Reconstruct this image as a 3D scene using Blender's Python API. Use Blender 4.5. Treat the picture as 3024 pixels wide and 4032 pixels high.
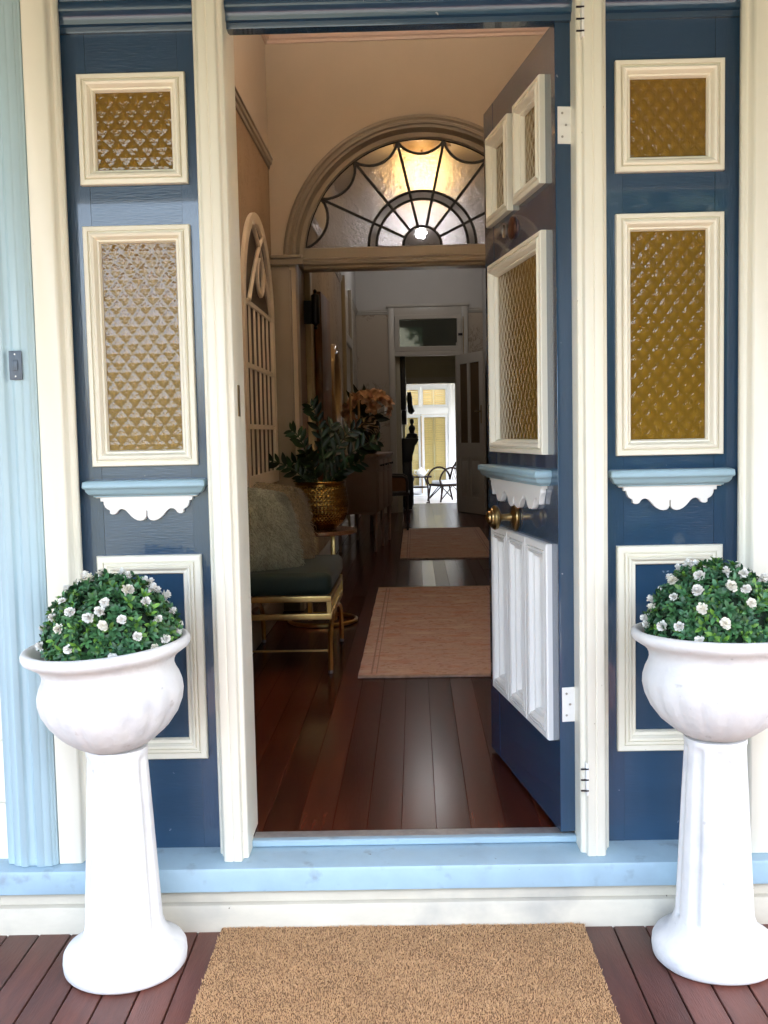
import bpy, bmesh, math, random
import numpy as np
from mathutils import Vector, Matrix
random.seed(7); rng = np.random.default_rng(11)
for o in list(bpy.data.objects): bpy.data.objects.remove(o)
sc = bpy.context.scene; col = sc.collection
R = math.radians
# ------------------------------------------------------------------ camera
cam_d = bpy.data.cameras.new('camera'); cam = bpy.data.objects.new('camera', cam_d); col.objects.link(cam)
cam_d.sensor_fit = 'VERTICAL'; cam_d.sensor_height = 24.0; cam_d.sensor_width = 18.0
cam_d.lens = 24.0*4030/4032; cam_d.clip_start = .05; cam_d.clip_end = 500
right = Vector((.9997148, .011343, -.0210166)); up = Vector((.0200894, .076453, .9968708)); back = Vector((.0129142, -.9970087, .0762033))
m = Matrix((right, up, back)).transposed().to_4x4(); m.translation = Vector((-.028, -2.743, 1.308))
cam.matrix_world = m; sc.camera = cam
# ------------------------------------------------------------------ sky, sun, exposure
SUN_EL, SUN_AZ = R(60), Vector((-.62, -.785))
w = bpy.data.worlds.new('World'); sc.world = w; w.use_nodes = True
nt = w.node_tree; bg = nt.nodes['Background']; sky = nt.nodes.new('ShaderNodeTexSky')
sky.sky_type = 'NISHITA'; sky.sun_disc = False; sky.sun_elevation = SUN_EL
sky.sun_rotation = math.atan2(-SUN_AZ.x, SUN_AZ.y); sky.air_density = 1.0; sky.dust_density = 4.0; sky.ozone_density = 1.0
nt.links.new(sky.outputs[0], bg.inputs[0]); bg.inputs[1].default_value = .15
sl = bpy.data.lights.new('sun', 'SUN'); sl.energy = 2.2; sl.angle = R(.53); sl.color = (1, .95, .88)
so = bpy.data.objects.new('sun', sl); col.objects.link(so)
sd = Vector((SUN_AZ.x*math.cos(SUN_EL), SUN_AZ.y*math.cos(SUN_EL), math.sin(SUN_EL)))
so.rotation_euler = sd.to_track_quat('Z', 'Y').to_euler(); so.location = (-4, -6, 9)
vs = sc.view_settings; vs.view_transform = 'Standard'; vs.look = 'None'; vs.gamma = 1; vs.use_curve_mapping = False
vs.exposure = 3.45
sc.cycles.max_bounces = 12; sc.cycles.diffuse_bounces = 5; sc.cycles.transmission_bounces = 10; sc.cycles.glossy_bounces = 5
sc.cycles.sample_clamp_indirect = 6; sc.cycles.caustics_reflective = False; sc.cycles.caustics_refractive = False
sc.cycles.use_denoising = True
# ------------------------------------------------------------------ helpers
def lin(r, g, b):
    f = lambda c: (c/255/12.92) if c/255 <= .04045 else ((c/255+.055)/1.055)**2.4
    return (f(r), f(g), f(b))
MATS = {}
def mat(name, c, rough=.5, metal=0, var=.0, vscale=6, bump=0, bscale=40, stretch=(1,1,1), c2=None, spec=.5, trans=0, ior=1.45,
        rnd=0, coat=0, spots=None, emit=None, estr=0, island=0, sss=0, distort=0, sheen=0, sv=False, rrough=None):
    if name in MATS: return MATS[name]
    M = bpy.data.materials.new(name); M.use_nodes = True; n = M.node_tree.nodes; L = M.node_tree.links
    p = n['Principled BSDF']; I = p.inputs
    I['Roughness'].default_value = rough; I['Metallic'].default_value = metal
    I['Specular IOR Level'].default_value = spec; I['Transmission Weight'].default_value = trans; I['IOR'].default_value = ior
    I['Coat Weight'].default_value = coat; I['Sheen Weight'].default_value = sheen
    I['Base Color'].default_value = (*c, 1)
    tc = n.new('ShaderNodeTexCoord'); mp = n.new('ShaderNodeMapping'); mp.inputs['Scale'].default_value = stretch
    L.new(tc.outputs['Object'], mp.inputs[0]); vec = mp.outputs[0]
    out = None
    if var or c2:
        t = n.new('ShaderNodeTexNoise'); t.inputs['Scale'].default_value = vscale; t.inputs['Detail'].default_value = 6; t.inputs['Roughness'].default_value = .62
        t.inputs['Distortion'].default_value = distort
        L.new(vec, t.inputs['Vector'])
        if rnd:
            oi = n.new('ShaderNodeObjectInfo'); mm = n.new('ShaderNodeVectorMath'); mm.operation = 'MULTIPLY_ADD'
            cb = n.new('ShaderNodeCombineXYZ'); 
            for k in range(3): L.new(oi.outputs['Random'], cb.inputs[k])
            mm.inputs[1].default_value = (31, 17, 23); L.new(cb.outputs[0], mm.inputs[0]); L.new(vec, mm.inputs[2]); L.new(mm.outputs[0], t.inputs['Vector'])
        cr = n.new('ShaderNodeValToRGB'); cc = c2 or tuple(x*(1-var) for x in c)
        cr.color_ramp.elements[0].position = .32; cr.color_ramp.elements[1].position = .68
        cr.color_ramp.elements[0].color = (*cc, 1); cr.color_ramp.elements[1].color = (*c, 1)
        L.new(t.outputs[0], cr.inputs[0]); out = cr.outputs[0]
    if rnd or island:
        src = n.new('ShaderNodeObjectInfo').outputs['Random'] if rnd else n.new('ShaderNodeNewGeometry').outputs['Random Per Island']
        k = rnd or island
        mr = n.new('ShaderNodeMapRange'); mr.inputs[3].default_value = 1-k; mr.inputs[4].default_value = 1+k; L.new(src, mr.inputs[0])
        mx = n.new('ShaderNodeVectorMath'); mx.operation = 'SCALE'
        if out: L.new(out, mx.inputs[0])
        else: mx.inputs[0].default_value = c
        L.new(mr.outputs[0], mx.inputs['Scale']); out = mx.outputs[0]
    if spots:   # (colour, scale, threshold, softness)
        for sc_, ss, th, sf in ([spots] if not isinstance(spots, list) else spots):
            t = n.new('ShaderNodeTexNoise'); t.inputs['Scale'].default_value = ss; t.inputs['Detail'].default_value = 5; L.new(vec if sv else tc.outputs['Object'], t.inputs['Vector'])
            mr = n.new('ShaderNodeMapRange'); mr.inputs[1].default_value = th; mr.inputs[2].default_value = th+sf; L.new(t.outputs[0], mr.inputs[0])
            mx = n.new('ShaderNodeMix'); mx.data_type = 'RGBA'; L.new(mr.outputs[0], mx.inputs[0])
            if out: L.new(out, mx.inputs[6])
            else: mx.inputs[6].default_value = (*c, 1)
            mx.inputs[7].default_value = (*sc_, 1); out = mx.outputs[2]
    if out: L.new(out, I['Base Color'])
    if bump:
        t = n.new('ShaderNodeTexNoise'); t.inputs['Scale'].default_value = bscale; t.inputs['Detail'].default_value = 4; L.new(vec, t.inputs['Vector'])
        b = n.new('ShaderNodeBump'); b.inputs['Strength'].default_value = bump; b.inputs['Distance'].default_value = .004
        L.new(t.outputs[0], b.inputs['Height']); L.new(b.outputs[0], I['Normal'])
    if rrough:
        oi = n.new('ShaderNodeObjectInfo'); mr = n.new('ShaderNodeMapRange'); mr.inputs[3].default_value = rrough[0]; mr.inputs[4].default_value = rrough[1]
        L.new(oi.outputs['Random'], mr.inputs[0]); L.new(mr.outputs[0], I['Roughness'])
    if emit: I['Emission Color'].default_value = (*emit, 1); I['Emission Strength'].default_value = estr
    MATS[name] = M; return M
def nodes_of(M): return M.node_tree.nodes, M.node_tree.links, M.node_tree.nodes['Principled BSDF']

class MB:
    def __init__(s): s.v = []; s.f = []
    def add(s, vs, fs):
        k = len(s.v); s.v += [tuple(p) for p in vs]; s.f += [tuple(i+k for i in f) for f in fs]; return s
    def box(s, x0, x1, y0, y1, z0, z1):
        return s.add([(x0,y0,z0),(x1,y0,z0),(x1,y1,z0),(x0,y1,z0),(x0,y0,z1),(x1,y0,z1),(x1,y1,z1),(x0,y1,z1)],
                     [(0,3,2,1),(4,5,6,7),(0,1,5,4),(1,2,6,5),(2,3,7,6),(3,0,4,7)])
    def lathe(s, prof, n=32, c=(0,0,0), mod=None, cap=True):
        vs = []; fs = []
        for i, (r, z) in enumerate(prof):
            for k in range(n):
                a = 2*math.pi*k/n; rr = r*(mod(a, i, z) if mod else 1)
                vs.append((c[0]+rr*math.cos(a), c[1]+rr*math.sin(a), c[2]+z))
        for i in range(len(prof)-1):
            for k in range(n):
                k2 = (k+1) % n; fs.append((i*n+k, i*n+k2, (i+1)*n+k2, (i+1)*n+k))
        if cap: fs.append(tuple(range(n-1, -1, -1))); fs.append(tuple((len(prof)-1)*n+k for k in range(n)))
        return s.add(vs, fs)
    def tube(s, pts, r, n=8, closed=False, flat=None):
        P = [Vector(p) for p in pts]; N = len(P); vs = []; fs = []; ref = None
        for i, p in enumerate(P):
            a = P[(i-1) % N] if (closed or i) else p; b = P[(i+1) % N] if (closed or i < N-1) else p
            t = (b-a).normalized()
            if ref is None: ref = Vector((0,0,1)) if abs(t.z) < .9 else Vector((1,0,0))
            u = (ref - t*ref.dot(t)).normalized(); ref = u; q = t.cross(u)
            rr = r[i] if isinstance(r, (list, tuple)) else r
            for k in range(n):
                an = 2*math.pi*k/n; vs.append(p + u*(rr*math.cos(an)*(flat or 1)) + q*(rr*math.sin(an)))
        for i in range(N if closed else N-1):
            j = (i+1) % N
            for k in range(n):
                k2 = (k+1) % n; fs.append((i*n+k, i*n+k2, j*n+k2, j*n+k))
        if not closed: fs.append(tuple(range(n-1,-1,-1))); fs.append(tuple((N-1)*n+k for k in range(n)))
        return s.add(vs, fs)
    def bar(s, a, b, wx, wy):     # rectangular bar between two points
        return s.tube([a, b], 1, 4) if False else s._bar(Vector(a), Vector(b), wx, wy)
    def _bar(s, a, b, wx, wy):
        t = (b-a).normalized(); ref = Vector((0,0,1)) if abs(t.z) < .9 else Vector((1,0,0))
        u = (ref-t*ref.dot(t)).normalized(); q = t.cross(u); vs = []
        for p in (a, b):
            for i, j in ((-1,-1),(1,-1),(1,1),(-1,1)): vs.append(p+u*(i*wy/2)+q*(j*wx/2))
        return s.add(vs, [(0,1,2,3),(7,6,5,4),(0,4,5,1),(1,5,6,2),(2,6,7,3),(3,7,4,0)])
    def prism(s, poly, y0, y1):   # polygon in xz, extruded over y
        n = len(poly)
        return s.add([(x,y0,z) for x,z in poly]+[(x,y1,z) for x,z in poly],
                     [tuple(range(n)), tuple(range(2*n-1,n-1,-1))]+[(i+n, (i+1)%n+n, (i+1)%n, i) for i in range(n)])
    def prof_x(s, poly, x0, x1):  # polygon in yz, extruded over x
        n = len(poly)
        return s.add([(x0,y,z) for y,z in poly]+[(x1,y,z) for y,z in poly],
                     [tuple(range(n-1,-1,-1)), tuple(range(n,2*n))]+[(i, (i+1)%n, (i+1)%n+n, i+n) for i in range(n)])
    def prof_z(s, poly, z0, z1):  # polygon in xy, extruded over z
        n = len(poly)
        return s.add([(x,y,z0) for x,y in poly]+[(x,y,z1) for x,y in poly],
                     [tuple(range(n-1,-1,-1)), tuple(range(n,2*n))]+[(i, (i+1)%n, (i+1)%n+n, i+n) for i in range(n)])
    def prof_y(s, poly, y0, y1): return s.prism(poly, y0, y1)
    def frame(s, x0, x1, z0, z1, prof, y=0):   # mitred picture-frame moulding, prof = (inset, proud)
        vs = []; fs = []
        for d, h in prof:
            vs += [(x0+d,y-h,z0+d),(x1-d,y-h,z0+d),(x1-d,y-h,z1-d),(x0+d,y-h,z1-d)]
        for i in range(len(prof)-1):
            for k in range(4):
                k2 = (k+1) % 4; fs.append((i*4+k, i*4+k2, i*4+4+k2, i*4+4+k))
        return s.add(vs, fs)
    def xf(s, M): s.v = [tuple(M @ Vector(p)) for p in s.v]; return s
    def mesh(s, name, material, bev=0, smooth=None, seg=2):
        me = bpy.data.meshes.new(name); me.from_pydata(s.v, [], s.f)
        bm = bmesh.new(); bm.from_mesh(me)
        bmesh.ops.recalc_face_normals(bm, faces=bm.faces)
        if bev:
            es = [e for e in bm.edges if len(e.link_faces) == 2 and e.calc_face_angle(0) > .5]
            bmesh.ops.bevel(bm, geom=es, offset=bev, segments=seg, profile=.5, affect='EDGES', clamp_overlap=True)
        bm.to_mesh(me); bm.free()
        if smooth is None: smooth = 40 if bev else 0
        if smooth:
            for p in me.polygons: p.use_smooth = True
            try: me.set_sharp_from_angle(angle=R(smooth))
            except Exception: pass
        me.materials.append(material); return me
    def build(s, name, material, parent=None, loc=None, rot=None, **kw):
        return link(name, s.mesh(name, material, **kw), parent, loc, rot)
def link(name, me, parent=None, loc=None, rot=None, scale=None):
    o = bpy.data.objects.new(name, me); col.objects.link(o)
    if parent: o.parent = parent
    if loc: o.location = loc
    if rot: o.rotation_euler = rot
    if scale: o.scale = scale
    return o
def npmesh(name, V, F, material, smooth=False):
    me = bpy.data.meshes.new(name); V = np.asarray(V, np.float32).reshape(-1,3); F = np.asarray(F, np.int32)
    me.vertices.add(len(V)); me.vertices.foreach_set('co', V.ravel())
    k = F.shape[1]; me.loops.add(F.size); me.loops.foreach_set('vertex_index', F.ravel())
    me.polygons.add(len(F)); me.polygons.foreach_set('loop_start', np.arange(0, F.size, k, dtype=np.int32))
    me.polygons.foreach_set('use_smooth', np.full(len(F), smooth)); me.update(calc_edges=True); me.validate(); me.materials.append(material); return me
HALL = []
def tag(o, label, cat, group=None, hall=False):
    o['label'] = label; o['category'] = cat
    if group: o['group'] = group
    if hall: HALL.append(o)
    return o
def thing(name, label, cat, loc=(0,0,0), rz=0, group=None, hall=False):
    o = bpy.data.objects.new(name, None); col.objects.link(o); o.empty_display_size = .1
    o.location = loc; o.rotation_euler = (0,0,rz); return tag(o, label, cat, group, hall)
def struct(name, mb_or_me, material=None, hall=False, label=None, **kw):
    o = mb_or_me.build(name, material, **kw) if isinstance(mb_or_me, MB) else link(name, mb_or_me)
    o['kind'] = 'structure'
    if label: o['label'] = label
    if hall: HALL.append(o)
    return o
# ------------------------------------------------------------------ materials
BLUE = mat('navy_gloss_paint', (.020,.058,.116), .22, var=.22, vscale=5, bump=.22, bscale=210, stretch=(1,1,.15), coat=.8, spots=((.2,.24,.3), 55, .735, .02))
BLUEH = mat('navy_gloss_paint_rail', (.020,.058,.116), .22, var=.22, vscale=5, bump=.22, bscale=210, stretch=(.15,1,1), coat=.8, spots=((.2,.24,.3), 55, .735, .02))
CREAM = mat('cream_gloss_paint', (.84,.80,.67), .32, var=.05, vscale=2.5, spots=((.42,.36,.25), 34, .745, .03))
WHITE = mat('white_paint', (.80,.79,.76), .4, var=.04, vscale=5)
SKYB = mat('light_blue_paint', (.32,.47,.54), .35, var=.08, vscale=8)
PILB = mat('pale_blue_pilaster_paint', (.41,.55,.595), .3, var=.05, vscale=3)
STEPB = mat('worn_light_blue_step_paint', (.33,.475,.565), .4, var=.12, vscale=9, spots=[((.26,.36,.43), 5, .50, .25), ((.22,.29,.34), 16, .60, .14), ((.09,.045,.03), 24, .725, .015)])
PLINTH = mat('weathered_cream_board_paint', (.62,.58,.47), .6, var=.25, vscale=6, bump=.2, bscale=30, stretch=(.4,1,1), spots=[((.10,.08,.06), 40, .73, .02), ((.35,.34,.30), 4, .55, .2)])
MASON = mat('white_painted_concrete', (.74,.73,.705), .78, var=.10, vscale=11, bump=.55, bscale=45, spots=[((.55,.55,.56), 7, .54, .16), ((.50,.48,.45), 26, .675, .07), ((.30,.17,.13), 30, .755, .02)])
DECKM = mat('maroon_stained_decking', (.145,.047,.032), .36, c2=(.092,.030,.022), vscale=9, bump=.25, bscale=60, stretch=(6,.5,1), rnd=.3, spots=((.30,.25,.22), 60, .76, .02))
BRASS = mat('aged_brass', (.36,.25,.11), .28, 1, var=.4, vscale=12)
GOLD = mat('brushed_gold_metal', (.62,.43,.17), .3, 1, var=.2, vscale=20)
STEEL = mat('dull_steel', (.4,.38,.35), .4, 1)
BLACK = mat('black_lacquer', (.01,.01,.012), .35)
IRON = mat('dark_screw_iron', (.03,.025,.03), .5, .6)
TAN = mat('tan_plaster', (.54,.455,.35), .7, var=.06, vscale=3, bump=.06, bscale=90)
HWALL = mat('warm_hall_wall_paint', (.64,.55,.45), .7, var=.05, vscale=3)
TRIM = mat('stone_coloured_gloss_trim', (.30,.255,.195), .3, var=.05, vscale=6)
PINK = mat('pale_pink_cornice_paint', (.66,.52,.44), .5)
GREYW = mat('pale_grey_frieze_paint', (.48,.46,.43), .7, var=.05, vscale=3)
CEIL = mat('ceiling_paint', (.7,.66,.6), .8)
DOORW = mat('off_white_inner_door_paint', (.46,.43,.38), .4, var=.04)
def patterned_glass(name, c, trans, rough, pitch, bumpd, wob=.6):
    M = mat(name, c, rough, trans=trans, ior=1.5, coat=.2, spec=.5); n, L, p = nodes_of(M); p.inputs['Coat Roughness'].default_value = .03
    tc = n.new('ShaderNodeTexCoord'); sx = n.new('ShaderNodeSeparateXYZ'); L.new(tc.outputs['Object'], sx.inputs[0])
    def ma(op, a, b=None):
        q = n.new('ShaderNodeMath'); q.operation = op
        for i, x in enumerate((a, b)):
            if x is None: continue
            if isinstance(x, (int, float)): q.inputs[i].default_value = x
            else: L.new(x, q.inputs[i])
        return q.outputs[0]
    k = math.pi/pitch
    # diamond lattice of small domes plus a finer ripple inside each cell
    u = ma('ADD', sx.outputs[0], ma('MULTIPLY', sx.outputs[2], .8)); v = ma('SUBTRACT', sx.outputs[0], ma('MULTIPLY', sx.outputs[2], .8))
    def s2(x, kk): q = ma('SINE', ma('MULTIPLY', x, kk)); return ma('MULTIPLY', q, q)
    wn = n.new('ShaderNodeTexNoise'); wn.inputs['Scale'].default_value = 40; L.new(tc.outputs['Object'], wn.inputs['Vector']); wj = ma('MULTIPLY', wn.outputs[0], pitch*.35)
    u = ma('ADD', u, wj); v = ma('ADD', v, wj)
    h = ma('MULTIPLY', s2(u, k), s2(v, k))
    nz = n.new('ShaderNodeTexNoise'); nz.inputs['Scale'].default_value = 4.5/pitch; nz.inputs['Detail'].default_value = 2; L.new(tc.outputs['Object'], nz.inputs['Vector'])
    rip = ma('SINE', ma('MULTIPLY', h, 13.0))
    h2 = ma('MULTIPLY', s2(u, 2*k), s2(v, 2*k))
    hh = ma('ADD', ma('ADD', ma('ADD', h, ma('MULTIPLY', h2, .30)), ma('MULTIPLY', rip, .045)), ma('MULTIPLY', nz.outputs[0], wob))
    b = n.new('ShaderNodeBump'); b.inputs['Strength'].default_value = 1; b.inputs['Distance'].default_value = bumpd
    L.new(hh, b.inputs['Height']); L.new(b.outputs[0], p.inputs['Normal']); L.new(b.outputs[0], p.inputs['Coat Normal'])
    cr = n.new('ShaderNodeValToRGB'); cr.color_ramp.elements[0].color = (*[x*.8 for x in c], 1); cr.color_ramp.elements[1].color = (*[min(1,x*1.1) for x in c], 1)
    L.new(h, cr.inputs[0]); L.new(cr.outputs[0], p.inputs['Base Color'])
    return M
AMBER = patterned_glass('amber_patterned_glass', (.29,.162,.018), .3, .06, .039, .0010)
# ------------------------------------------------------------------ ground and porch
G = MB(); G.box(-150,150,-150,150,-.7,-.5)
GM = mat('lawn', (.10,.105,.055), .9, c2=(.07,.075,.04), vscale=.8)
struct('ground', G, GM)
struct('bounce_paving', MB().box(-9,9,-7.5,-3.02,-.6,-.46), mat('added_bounce_paving', (.24,.23,.20), .8, var=.15, vscale=2))  # unseen paving, added to bounce daylight up onto the house front
for nm, y0, y1 in (('deck', -3.0, -.1),):
    dk = MB(); dk.box(-5, 5, y0, y1, -.5, -.03); deck = struct('deck', dk, BLACK)
    pw = .0845; gap = .0022; x = -2.1*1; i = 0
    me_plank = MB().box(-(pw-gap)/2, (pw-gap)/2, -2.95, -.102, -.028, 0).mesh('plank', DECKM, bev=.0025, seg=1)
    while x < 2.1:
        o = link('plank', me_plank, deck, (x+pw/2, 0, random.uniform(-.0012, 0))); x += pw
    outer = MB().box(-5,-2.12,-2.95,-.102,-.029,-.001).box(2.16,5,-2.95,-.102,-.029,-.001); outer.build('outer_planks', DECKM, deck)
pc = MB(); pc.add([(-5,.0,3.02),(5,.0,3.02),(5,-3.0,2.78),(-5,-3.0,2.78),(-5,.0,3.12),(5,.0,3.12),(5,-3.3,2.86),(-5,-3.3,2.86)], [(0,1,2,3),(7,6,5,4),(3,2,6,7),(0,3,7,4),(1,5,6,2)])
struct('porch_roof', pc, mat('porch_ceiling_paint', (.15,.16,.155), .6))
fb = MB().box(-5,5,-3.06,-2.98,2.62,2.80); struct('porch_beam', fb, CREAM)
# ------------------------------------------------------------------ house front
fw = MB(); YW = -.035
fw.box(-5,-.9505,YW+.02,.11,0,3.9).box(.9505,5,YW+.02,.11,0,3.9).box(-.96,.96,.01,.11,2.52,3.9)
front = struct('front_wall', fw, CREAM)
for sgn in (-1, 1):
    z = .16
    while z < 2.9:
        x0, x1 = (-5,-1.095) if sgn < 0 else (1.095,5)
        MB().prof_x([(YW+.019,z),(YW-.014,z),(YW-.018,z+.006),(YW-.004,z+.168),(YW+.019,z+.168)], x0, x1).build('weatherboard', CREAM, front, smooth=0); z += .172
# step and plinth
step = thing('entry_step', 'worn light blue painted timber doorstep over weathered cream plinth boards', 'doorstep')
MB().prof_x([(.03,.130),(-.10,.130),(-.128,.130),(-.1335,.112),(-.1365,.114),(-.1375,.168),(-.134,.1745),(-.126,.1765),(-.03,.179),(.03,.180)], -5, 5).build('tread', STEPB, step, smooth=35)
MB().prof_x([(.0,.129),(-.108,.129),(-.11,.075),(.0,.075)], -5, -.835).build('plinth_board', PLINTH, step)
MB().prof_x([(.0,.129),(-.109,.129),(-.111,.075),(.0,.075)], -.832, 5).build('plinth_board', PLINTH, step)
MB().prof_x([(.0,.0745),(-.108,.0745),(-.122,.070),(-.126,.063),(-.126,-.03),(.0,-.03)], -5, 5).build('skirting_board', PLINTH, step, smooth=35)
# entrance frame: posts, heads, threshold
ent = thing('entrance_frame', 'cream door posts and dark blue moulded heads framing the open entrance', 'door frame')
ZB, ZT = .1785, 2.53
def post(poly, nm='post'): MB().prof_z(poly, ZB, ZT).build(nm, CREAM, ent, bev=.0012, seg=1)
lp = [(-.528,.02),(-.528,-.040),(-.524,-.046),(-.519,-.046),(-.519,-.058),(-.514,-.066),(-.509,-.066),(-.509,-.094),(-.505,-.099),(-.486,-.100),(-.4835,-.0965),(-.481,-.100),(-.462,-.100),(-.459,-.096),(-.459,-.080),(-.455,-.075),(-.448,-.075),(-.445,-.071),(-.445,.02)]
post(lp); post([(-x*1.0, y) for x, y in lp][::-1])
op = [(-.886,.02),(-.886,-.004),(-.878,-.012),(-.874,-.034),(-.870,-.040),(-.870,-.052),(-.876,-.060),(-.884,-.062),(-.888,-.088),(-.893,-.094),(-.950,-.094),(-.950,.02)]
post(op); post([(-x, y) for x, y in op][::-1])
hd = [(.02,2.36),(-.012,2.36),(-.014,2.374),(-.024,2.377),(-.027,2.392),(-.032,2.398),(-.041,2.404),(-.044,2.414),(-.041,2.424),(-.036,2.43),(-.038,2.437),(-.052,2.448),(-.062,2.468),(-.066,2.486),(-.064,2.50),(-.07,2.505),(-.07,2.53),(.02,2.53)]
for a, b in ((-.886,-.528),(-.445,.445),(.528,.886)): MB().prof_x(hd, a, b).build('head_moulding', BLUEH, ent, smooth=35)
MB().prof_x([(.012,.181),(-.008,.181),(-.011,.184),(-.011,.196),(-.007,.199),(.012,.199)], -.4445, .4445).build('threshold', STEPB, ent, smooth=35)
MB().prof_x([(.060,.150),(.0125,.150),(.0125,.197),(.060,.197)], -.4445, .4445).build('threshold_strip', mat('worn_aluminium', (.42,.42,.43), .4, .6, var=.3, vscale=30), ent)
for sx in (-1, 1): # jamb lining behind the posts
    MB().box(min(sx*.446,sx*.528), max(sx*.446,sx*.528), .0205, .115, .2, 2.53).build('jamb_lining', CREAM, ent)
MB().box(-.4455,.4455,.0205,.045,2.366,2.53).build('head_lining', BLUE, ent)
sp = MB().box(-.4448,-.4425,-.02,.012,1.362,1.445).build('strike_plate', BRASS, ent, bev=.001)
for z in (2.285, .345):
    pl = MB().box(.4555,.4625,-.1035,-.079,z,z+.085).build('hinge_plate', WHITE, ent, bev=.002)
    for k in range(3): MB().box(.442,.462,-.1055,-.1005,z+.012+k*.029,z+.0155+k*.029).build('hinge_slot', IRON, pl)
# ------------------------------------------------------------------ joinery kit
MOULD = [(0,-.002),(0,.015),(.002,.018),(.0125,.019),(.0135,.0125),(.0155,.0125),(.0175,.020),(.022,.0225),(.028,.0195),(.033,.010),(.034,.005),(.0385,.004),(.042,-.006),(.042,-.014)]
WIDE = [(0,-.002),(0,.013),(.003,.017),(.017,.018),(.018,.012),(.0205,.012),(.0215,.0185),(.027,.0185),(.028,.0125),(.0305,.0125),(.0315,.018),(.036,.0165),(.0415,.009),(.0425,.005),(.050,.003),(.0535,-.006),(.0535,-.013)]
def pane_unit(par, x0, x1, z0, z1, y, material=AMBER, fm=CREAM, w=.042):
    MB().frame(x0, x1, z0, z1, MOULD, y).build('moulding', fm, par, smooth=0)
    g = MB(); g.box(x0+w-.004, x1-w+.004, y+.0095, y+.0145, z0+w-.004, z1-w+.004); g.build('glass_pane', material, par)
    MB().frame(x0+.02, x1-.02, z0+.02, z1-.02, [(0,.0),(0,.010),(.02,.010),(.024,.0)], y+.040).build('glazing_bead', fm, par)   # inside face bead
def apron(par, cx, ztop, half, mtl, y, pattern):
    right = [(x*half, ztop-d) for x, d in pattern]; left = [(-x, z) for x, z in right[::-1]]
    poly = [(cx+x, z) for x, z in right+left]
    MB().prism(poly, y-.016, y+.0005).build('scalloped_apron', mtl, par, bev=.0012, seg=1)
def arc(cx, cz, r, a0, a1, n): return [(cx+r*math.cos(R(a0+(a1-a0)*i/n)), cz+r*math.sin(R(a0+(a1-a0)*i/n))) for i in range(n+1)]
AP = [(1,0),(1,.005),(.91,.005),(.91,.0145),(.85,.0145),(.845,.022),(.82,.030),(.78,.035),(.73,.0385),(.73,.047),(.69,.0495),(.64,.0495),(.60,.047),(.575,.0415),(.54,.037),(.49,.0355),(.44,.0375),(.40,.0415),(.36,.048),(.31,.056),(.25,.0625),(.19,.0665),(.13,.068),(.07,.0665),(.03,.0625),(.012,.056),(.008,.042),(.0,.040)]
SHELF = [(.0,1.199),(-.040,1.199),(-.047,1.196),(-.0485,1.182),(-.046,1.178),(-.043,1.1775),(-.041,1.170),(-.035,1.162),(-.028,1.1595),(-.025,1.1585),(-.025,1.155),(.0,1.155)]
def shelf(par, x0, x1, y):  # mitred ledge: profile shrinks towards its base
    base = [(-a, b) for a, b in SHELF]; vs = []; n = len(base)
    for dpt, z in base:
        e = .049-dpt
        vs += [(x0+e, y+.001, z), (x0+e, y-dpt, z), (x1-e, y-dpt, z), (x1-e, y+.001, z)]
    fs = []
    for i in range(n-1):
        for k in range(3): fs.append((i*4+k, i*4+k+1, i*4+5+k, i*4+4+k))
    # profile starts/ends at wall: fix the first and last rings
    q = MB(); q.add(vs[4:-4], [tuple(j-4 for j in f) for f in fs if min(f) >= 4 and max(f) < 4*(n-1)] + [(0,1,2,3), tuple(4*(n-3)+k for k in (3,2,1,0))])
    q.build('shelf', SKYB, par, bev=.0008, seg=1)
def sidelight(cx, label):
    t = thing('sidelight', label, 'sidelight', (cx, 0, 0), group='blue sidelights beside the door')
    H = .1885; fx = .141     # half width of joinery and of the mouldings
    S0 = .1775
    MB().box(-H,-fx+.020,.0,.035,S0,2.37).build('stile', BLUE, t); MB().box(fx-.020,H,.0,.035,S0,2.37).build('stile', BLUE, t)
    for z0, z1 in ((2.238,2.37),(1.851,1.990),(.98,1.256),(S0,.45)):
        MB().box(-fx+.0205,fx-.0205,.001,.034,z0,z1).build('rail', BLUEH, t)
    pane_unit(t, -fx, fx, 1.973, 2.256, 0); pane_unit(t, -fx, fx, 1.236, 1.867, 0)
    MB().frame(-fx, fx, .434, .995, WIDE, 0).build('moulding', CREAM, t)
    MB().box(-fx+.045, fx-.045, .0115, .022, .47, .965).build('panel', BLUE, t)
    shelf(t, -.163, .163, 0); apron(t, 0, 1.157, .136, WHITE, 0, AP)
    return t
sidelight(-.699, 'dark blue sidelight left of the doorway with bright reflections on its amber glass')
sidelight(.699, 'dark blue sidelight right of the doorway with two dull amber glass panes')
# ------------------------------------------------------------------ front door (open inwards)
door = thing('front_door', 'dark blue front door with amber panes standing open into the hall', 'door', (.404, 0, 0), R(-81.4))
DW = .785; T = .044; Z0, Z1 = .206, 2.366
for a, b in ((-DW, -.665), (-.115, 0)): MB().box(a, b, 0, T, Z0, Z1).build('stile', BLUE, door, bev=.0015, seg=1)
MB().box(-.4145,-.3655,.001,T-.001,1.992,2.242).build('muntin', BLUE, door)
for z0, z1 in ((2.2425,Z1),(1.832,1.9915),(.978,1.258),(Z0,.462)): MB().box(-.6645,-.1155,.001,T-.001,z0,z1).build('rail', BLUEH, door)
for a, b in ((-.695,-.425),(-.358,-.088)): pane_unit(door, a, b, 1.974, 2.260, 0)
pane_unit(door, -.69, -.087, 1.241, 1.850, 0)
for a, b in ((-.690,-.482),(-.4775,-.2735),(-.269,-.060)):
    MB().frame(a, b, .446, .996, WIDE, 0).build('moulding', WHITE, door)
    MB().box(a+.045, b-.045, .0115, .03, .48, .965).build('panel', WHITE, door)
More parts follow.
